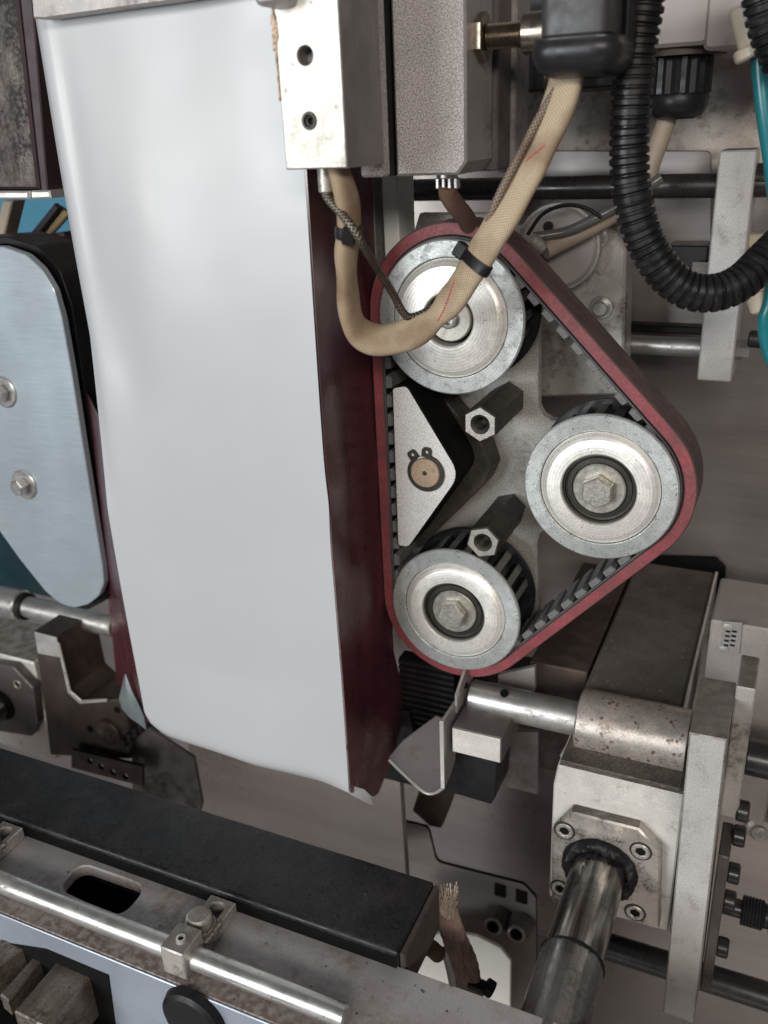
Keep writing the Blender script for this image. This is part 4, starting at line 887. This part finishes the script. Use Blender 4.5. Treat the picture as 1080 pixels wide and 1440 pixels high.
for k in range(4):
    for j in range(2):
        c = P(1024+j*9-k*1, 888+k*6.5, 54.8); mb.box((c.x-1.3, 54.6, c.z-.6), (c.x+1.1, 55.1, c.z+.5), .1)
ob('label_marks', mb, 'gap', t)

# ================================================================== parts under the lowest pulley
t = T('sheet_bracket', 'folded thin sheet bracket with bright edge under the lowest pulley', 'bracket', P(600, 1115, -30))
A0 = [(546, 1066), (566, 1042), (612, 1008), (621, 1012), (625, 1108), (614, 1115), (598, 1115)]
ob('front_leaf', MB().prism(poly(A0, -28), -28, -26.2, 'Y', .3), 'darksheet', t)
xe = P(623, 1060, -28).x
zq, zw = P(622, 1012, -28).z, P(624, 1106, -28).z
ob('side_leaf', MB().prism([(-29.5, zq), (16, zq-2), (16, zq-22), (-20, zw+2), (-29.5, zw)], xe-.8, xe+1.2, 'X', .3), 'sheet', t)
ob('bright_edge', MB().box((xe-1.0, -30.2, zw+.5), (xe+1.4, -29.2, zq), .2), 'edge', t)
mb = MB(); mb.tube([P(x, y, -28.4) for x, y in ((547, 1068), (560, 1081), (578, 1098), (594, 1112), (604, 1116), (614, 1114), (624, 1107))], 1.0, 8, 1); ob('rolled_edge', mb, 'edge', t)
xt = P(643, 985, -10).x; z1, z2 = P(643, 962, -10).z, P(645, 1000, -10).z
ob('upper_tab', MB().prism([(-12, z2), (14, z2+4), (14, z1+8), (-12, z1-6)], xt-.8, xt+.8, 'X', .2), 'sheet', t)
t = T('small_block', 'small brushed steel block resting beside the folded sheet bracket', 'block', P(670, 1070, -24))
a, b = P(635, 1022, -24), P(705, 1073, -24)
zt_, zb_ = P(670, 1030, -24).z, P(670, 1065, -24).z
ob('block', MB().box((a.x, -24, zb_), (b.x, 8, zt_), .5), 'darksheet', t)
ob('brushed_face', MB().box((a.x+.6, -24.6, zb_+.6), (b.x-.6, -24.05, zt_-.6), .2), 'zinc_hub', t)
thing('black_pad', MB().prism(poly([(620, 1100), (640, 1060), (700, 1070), (697, 1120), (690, 1132), (622, 1112)], -12), -12, 14, 'Y', .8), 'rubber', 'black pad under the small brushed steel block', 'pad')
plate_thing('hanging_plate', [(690, 1030), (757, 1030), (757, 1118), (700, 1104), (690, 1090)], 24, 28, 'darksheet', 'dark plate hanging behind the small brushed steel block', 'plate', .4)
t = T('ribbed_guide', 'dark ribbed guide between film and lowest pulley', 'guide', P(600, 1010, 20))
a, b = P(560, 925, 24), P(640, 1040, 24); ob('backing', MB().box((a.x, 24, b.z), (b.x, 34, a.z), .5), 'gap', t)
first = None
for k in range(12):
    z = a.z-(a.z-b.z)*(k+.5)/12
    if first is None: first = ob('rib', MB().box((a.x, 23, z-1.0), (b.x, 24, z+1.0), .3), 'rubber', t); z00 = z
    else: copy_part(first, t, (0, 0, z-z00))
plate_thing('corner_sheet', [(700, 950), (752, 938), (752, 972), (725, 985), (700, 985)], 30, 34, 'sheet', 'small grey sheet corner just above the bright horizontal shaft', 'sheet')
a, b = P(640, 950, 60), P(830, 1100, 60)
thing('rear_block', MB().box((a.x, 60, b.z), (b.x, 100, a.z), 2), 'brownsteel', 'dark brown block in the shade behind the bright horizontal shaft', 'block')
plate_thing('left_hanger', [(520, 1000), (575, 1000), (600, 1110), (520, 1090)], 20, 26, 'rubber', 'black hanger behind the folded sheet bracket', 'hanger')

# lower middle: cut sheet with two tube ends
t = T('cut_sheet', 'grey sheet with a stepped rounded edge and two pipe ends', 'sheet', P(650, 1440, 60))
cs = rnd(poly([(546, 1150), (602, 1163), (614, 1212), (736, 1243), (754, 1262), (756, 1530), (546, 1530)], 60), [0, 5, 6, 5, 5, 0, 0])
ob('sheet', MB().prism(cs, 60, 62.6, 'Y', .3, mi=0, mi_side=1), ('panel', 'gap'), t)
for px, py in ((702, 1282), (734, 1292)):
    c = P(px, py, 60); mb = MB(); mb.lathe([(4.6, 6), (4.6, -1.6), (5.6, -2), (6.6, -1.2), (9.2, 4), (9.8, 9), (9.8, 15), (0, 15)], (c.x, 47, c.z), (0, 1, -.25), 36); p = ob('pipe_end', mb, 'darksheet', t)
    mb = MB(); mb.lathe([(4.5, -2.2), (5.7, -2.6), (6.6, -1.4), (6.0, .4)], (c.x, 47, c.z), (0, 1, -.25), 36); ob('pipe_lip', mb, 'steel', p)
for px, py in ((703, 1252), (733, 1261)):
    c = P(px, py, 59); ob('slot', MB().box((c.x-4, 58.6, c.z-6), (c.x+4, 60.5, c.z+5), .3), 'gap', t)
plate_thing('stained_strut', [(590, 1110), (640, 1112), (620, 1165), (604, 1162), (580, 1140)], 72, 80, 'brownsteel', 'brown stained strut end behind the folded sheet bracket', 'strut')
plate_thing('white_plate', [(560, 1320), (640, 1312), (672, 1318), (704, 1334), (718, 1352), (716, 1530), (560, 1530)], 20, 23, 'whiteplate', 'off-white plate with rounded corner behind the frayed brown cloth', 'plate', .5, r=2)

# ================================================================== front jaw and beam
ZJ, ZBm = -330.0, -340.0
t = T('sealing_jaw', 'long black sealing jaw bar lying under the film', 'jaw', PZ(400, 1200, ZJ))
pr = [PZ(-160, 1056, ZJ), PZ(170, 1110, ZJ), PZ(615, 1240, ZJ), PZ(556, 1336, ZJ), PZ(0, 1150, ZJ), PZ(-200, 1085, ZJ)]
xe_ = (pr[2].x+pr[3].x)/2; yb = -102.5; yf = -146
mb = MB(); pf = rnd([(yf, ZBm+.6), (-143, ZBm+.6), (-143, ZJ-26), (yb, ZJ-26), (yb, ZJ), (yf, ZJ)], [1.0, 0, 0, 1.5, 1.5, 2.8])
mb.prism(pf, -560, xe_, 'X', .8); ob('jaw_bar', mb, 'jaw', t)
ob('front_shade', MB().box((-560, yf-.5, ZBm+.8), (xe_-.6, yf-.05, ZJ-3.2), .1), 'gap', t)  # black sheet painting the shaded gap between jaw front and beam
ob('end_plate', MB().prism([(yf+1, ZBm+.8), (-142.6, ZBm+.8), (-142.6, ZJ-27), (yb-1, ZJ-27), (yb-1, ZJ-1), (yf+1, ZJ-1)], xe_+.2, xe_+3, 'X', .6), 'jawend', t)
random.seed(11); mb = MB()
for k in range(70):
    u, v = random.gauss(.62, .25), random.random(); x = -330+u*200; y = yf+4+v*36; s_ = random.uniform(.25, .8)
    if x > xe_-2: continue
    mb.lathe([(0, s_*.7), (s_*.8, s_*.4), (s_, 0)], (x, y, ZJ), (0, 0, 1), 6)
g_ = ob('debris', mb, 'jaw', t); g_['kind'] = 'stuff'
t = T('carrier_beam', 'long grimy steel beam with a rounded slot across the lower left', 'beam', PZ(300, 1380, ZBm))
yfr = PZ(235, 1382, ZBm).y; yrb = -144.0
slot = [PZ(x, y, ZBm) for x, y in ((82, 1249), (112, 1213), (206, 1246), (170, 1290))]
sl = rnd([(v.x, v.y) for v in slot], 8, 7)
mb = MB(); mb.prism([(-600, yfr+1), (60, yfr+1), (60, yrb), (-600, yrb)], ZBm-7, ZBm, 'Z', .7, holes=[sl]); ob('beam_top', mb, 'beam', t)
ob('front_face', MB().box((-600, yfr, ZBm-90), (60, yfr+.95, ZBm-.2), .3), 'beamface', t)
ob('slot_floor', MB().box((-420, yfr+10, ZBm-60), (-250, yrb+40, ZBm-56), .5), 'gap', t)  # floor and back coloured black to paint the shade inside the slot
ob('slot_back', MB().box((-420, yrb+6, ZBm-56), (-250, yrb+10, ZBm-30), .5), 'gap', t)
c = P(275, 1427, yfr); t3 = MB(); t3.lathe([(0, -5), (13, -5), (15, -3.6), (16, 0)], (c.x, yfr, c.z), (0, 1, 0), 40); ob('black_plug', t3, 'rubber', t)
# long rod in clamps
ax = PZ(240, 1333, ZBm+6); yr = ax.y
e = PZ(488, 1434, ZBm+6)
ry = (PZ(60, 1262, ZBm+6).y+PZ(440, 1414, ZBm+6).y)/2
thing('stop_rod', MB().cyl((-600, ry, ZBm+6.4), (e.x, ry, ZBm+6.4), 5.0, 36, .9), 'polished', 'long bright rod held by clamps along the grimy beam', 'rod')
def clamp(px, py, label, n):
    c = PZ(px, py, ZBm+6); x = c.x
    t = T('rod_clamp', label, 'clamp', (x, ry, ZBm), 'slotted rod clamps')
    ob('jaw_block', MB().box((x-6.2, ry-7.4, ZBm+.2), (x+6.2, ry+7.4, ZBm+15.5), .6), 'dirtysteel', t)
    mb = MB(); mb.lathe([(0, -1), (1.2, -1), (1.3, 1.6), (2.2, 1.8), (2.4, 0)], (x+1, ry-1, ZBm+15.5), (0, 0, 1), 18); ob('grub_screw', mb, 'edge', t)
    hd = MB(); hd.cyl((x+1, ry-1, ZBm+15.4), (x+1, ry-1, ZBm+16.6), 1.2, 14, .1); ob('screw_socket', hd, 'gap', t)
    y0, y1 = ry+7.6, yrb-3
    so = rnd([(x-3.6, y0+4), (x+3.6, y0+4), (x+3.6, y1-3.2), (x-3.6, y1-3.2)], 3.5, 6)
    ob('slotted_foot', MB().prism(rnd([(x-7, y0), (x+7, y0), (x+7, y1), (x-7, y1)], .8), ZBm+.2, ZBm+7.5, 'Z', .6, holes=[so]), 'dirtysteel', t)
    mb = MB(); hx = x-1.0; hy = y0+7
    mb.lathe([(0, 5.2), (4.8, 5.0), (6, 3.8), (6.4, 0), (6.0, -2)], (hx, hy, ZBm+9.6), (0, 0, 1), 12); b_ = ob('bolt_head', mb, 'dirtysteel', t)
    w = MB().cyl((hx, hy, ZBm+7.5), (hx, hy, ZBm+9.2), 7.2, 28, .3); ob('washer', w, 'dirtysteel', b_)
clamp(262, 1336, 'slotted rod clamp with round bolt right of the beam slot', 0)
clamp(-38, 1212, 'slotted rod clamp cut by the left edge of the picture', 1)
# oiled blocks in the bottom left corner
t = T('slide_block', 'pair of oily brown rails in the bottom left corner', 'slide', P(60, 1420, -215))
zs = ZBm-12
def skew(pts): return [(v.x, v.y) for v in pts]
for (pl, zz, th, nm) in (([(-80, 1376), (35, 1297), (64, 1312), (-60, 1400)], zs-6, 20, 'rail'), ([(20, 1422), (98, 1330), (146, 1352), (66, 1446)], zs-6, 26, 'rail'), ([(0, 1398), (70, 1318), (82, 1322), (12, 1408)], zs-10, 10, 'groove_strip')):
    q = [PZ(x, y, zz) for x, y in pl]; xs_ = [v.x for v in q]; ys_ = [v.y for v in q]
    ob(nm, MB().prism(skew(q), zz-th, zz, 'Z', .7), 'brownblock', t)
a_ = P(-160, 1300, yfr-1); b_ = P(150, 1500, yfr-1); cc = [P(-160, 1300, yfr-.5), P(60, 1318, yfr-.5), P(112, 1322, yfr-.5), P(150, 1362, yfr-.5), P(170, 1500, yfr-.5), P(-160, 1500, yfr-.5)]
ob('dark_opening', MB().prism([(v.x, min(v.z, ZBm-11)) for v in cc], yfr-.6, yfr+.3, 'Y', .1), 'gap', t)  # flat black plate painting the shade of the opening round the rails
q = [PZ(x, y, zs-30) for x, y in ((-100, 1340), (120, 1300), (165, 1440), (-100, 1480))]
ob('shade_backing', MB().prism(skew(q), zs-44, zs-34, 'Z', .8), 'gap', t)  # black slab filling in the shade behind the rails

# frayed cloth strap
t = T('cloth_strap', 'brown cloth strap with a frayed upper end beside the jaw end', 'strap', P(655, 1390, -60))
pp = [P(616, 1262, -96), P(628, 1290, -92), P(640, 1320, -86), P(652, 1352, -82), P(660, 1390, -78), P(662, 1440, -76)]
mb = MB(); mb.tube(pp, 8.6, 22, 1.5, .42, (1, 0, 0), lambda a: .92+.05*math.sin(a*.13+1)+.02*math.sin(a*.9)); ob('strap', mb, 'ropem', t)
random.seed(21); mb = MB()
for k in range(170):
    u = random.uniform(-1, 1); a = P(620+u*17, 1278+random.uniform(-4, 10)+8*u, -97-random.random()*3.5); b = P(616+u*25+random.uniform(-5, 5), 1252+random.uniform(-8, 22)-5*u, -98-random.random()*5)
    mb.tube([a, (a+b)/2+Vector((random.uniform(-.8, .8), 0, random.uniform(-.8, .8))), b], random.uniform(.16, .34), 5, 1.5)
f_ = ob('frayed_ends', mb, 'fray', t); f_['kind'] = 'stuff'
mb = MB(); mb.tube([P(630, 1335, -70), P(640, 1375, -70), P(650, 1440, -70)], 4.6, 14, 2, .5, (1, 0, 0)); ob('inner_strip', mb, 'sheet', t)
c = P(672, 1384, -80); mb = MB(); mb.cyl((c.x-5, -80, c.z), (c.x+7, -80, c.z-1), 3.4, 16, .6); mb.cyl((c.x+4, -80, c.z+1), (c.x+8.5, -80, c.z-1), 4.6, 8, .5); ob('clip', mb, 'rubber', t)
mb = MB(); a = P(600, 1330, -100); mb.tube([P(566, 1312, -104), P(590, 1330, -100), P(604, 1332, -98), P(616, 1342, -94)], 4.2, 14, 2); thing('jaw_lead', mb, 'darksleeve', 'dark lead stub between the jaw end and the brown cloth strap', 'cable')
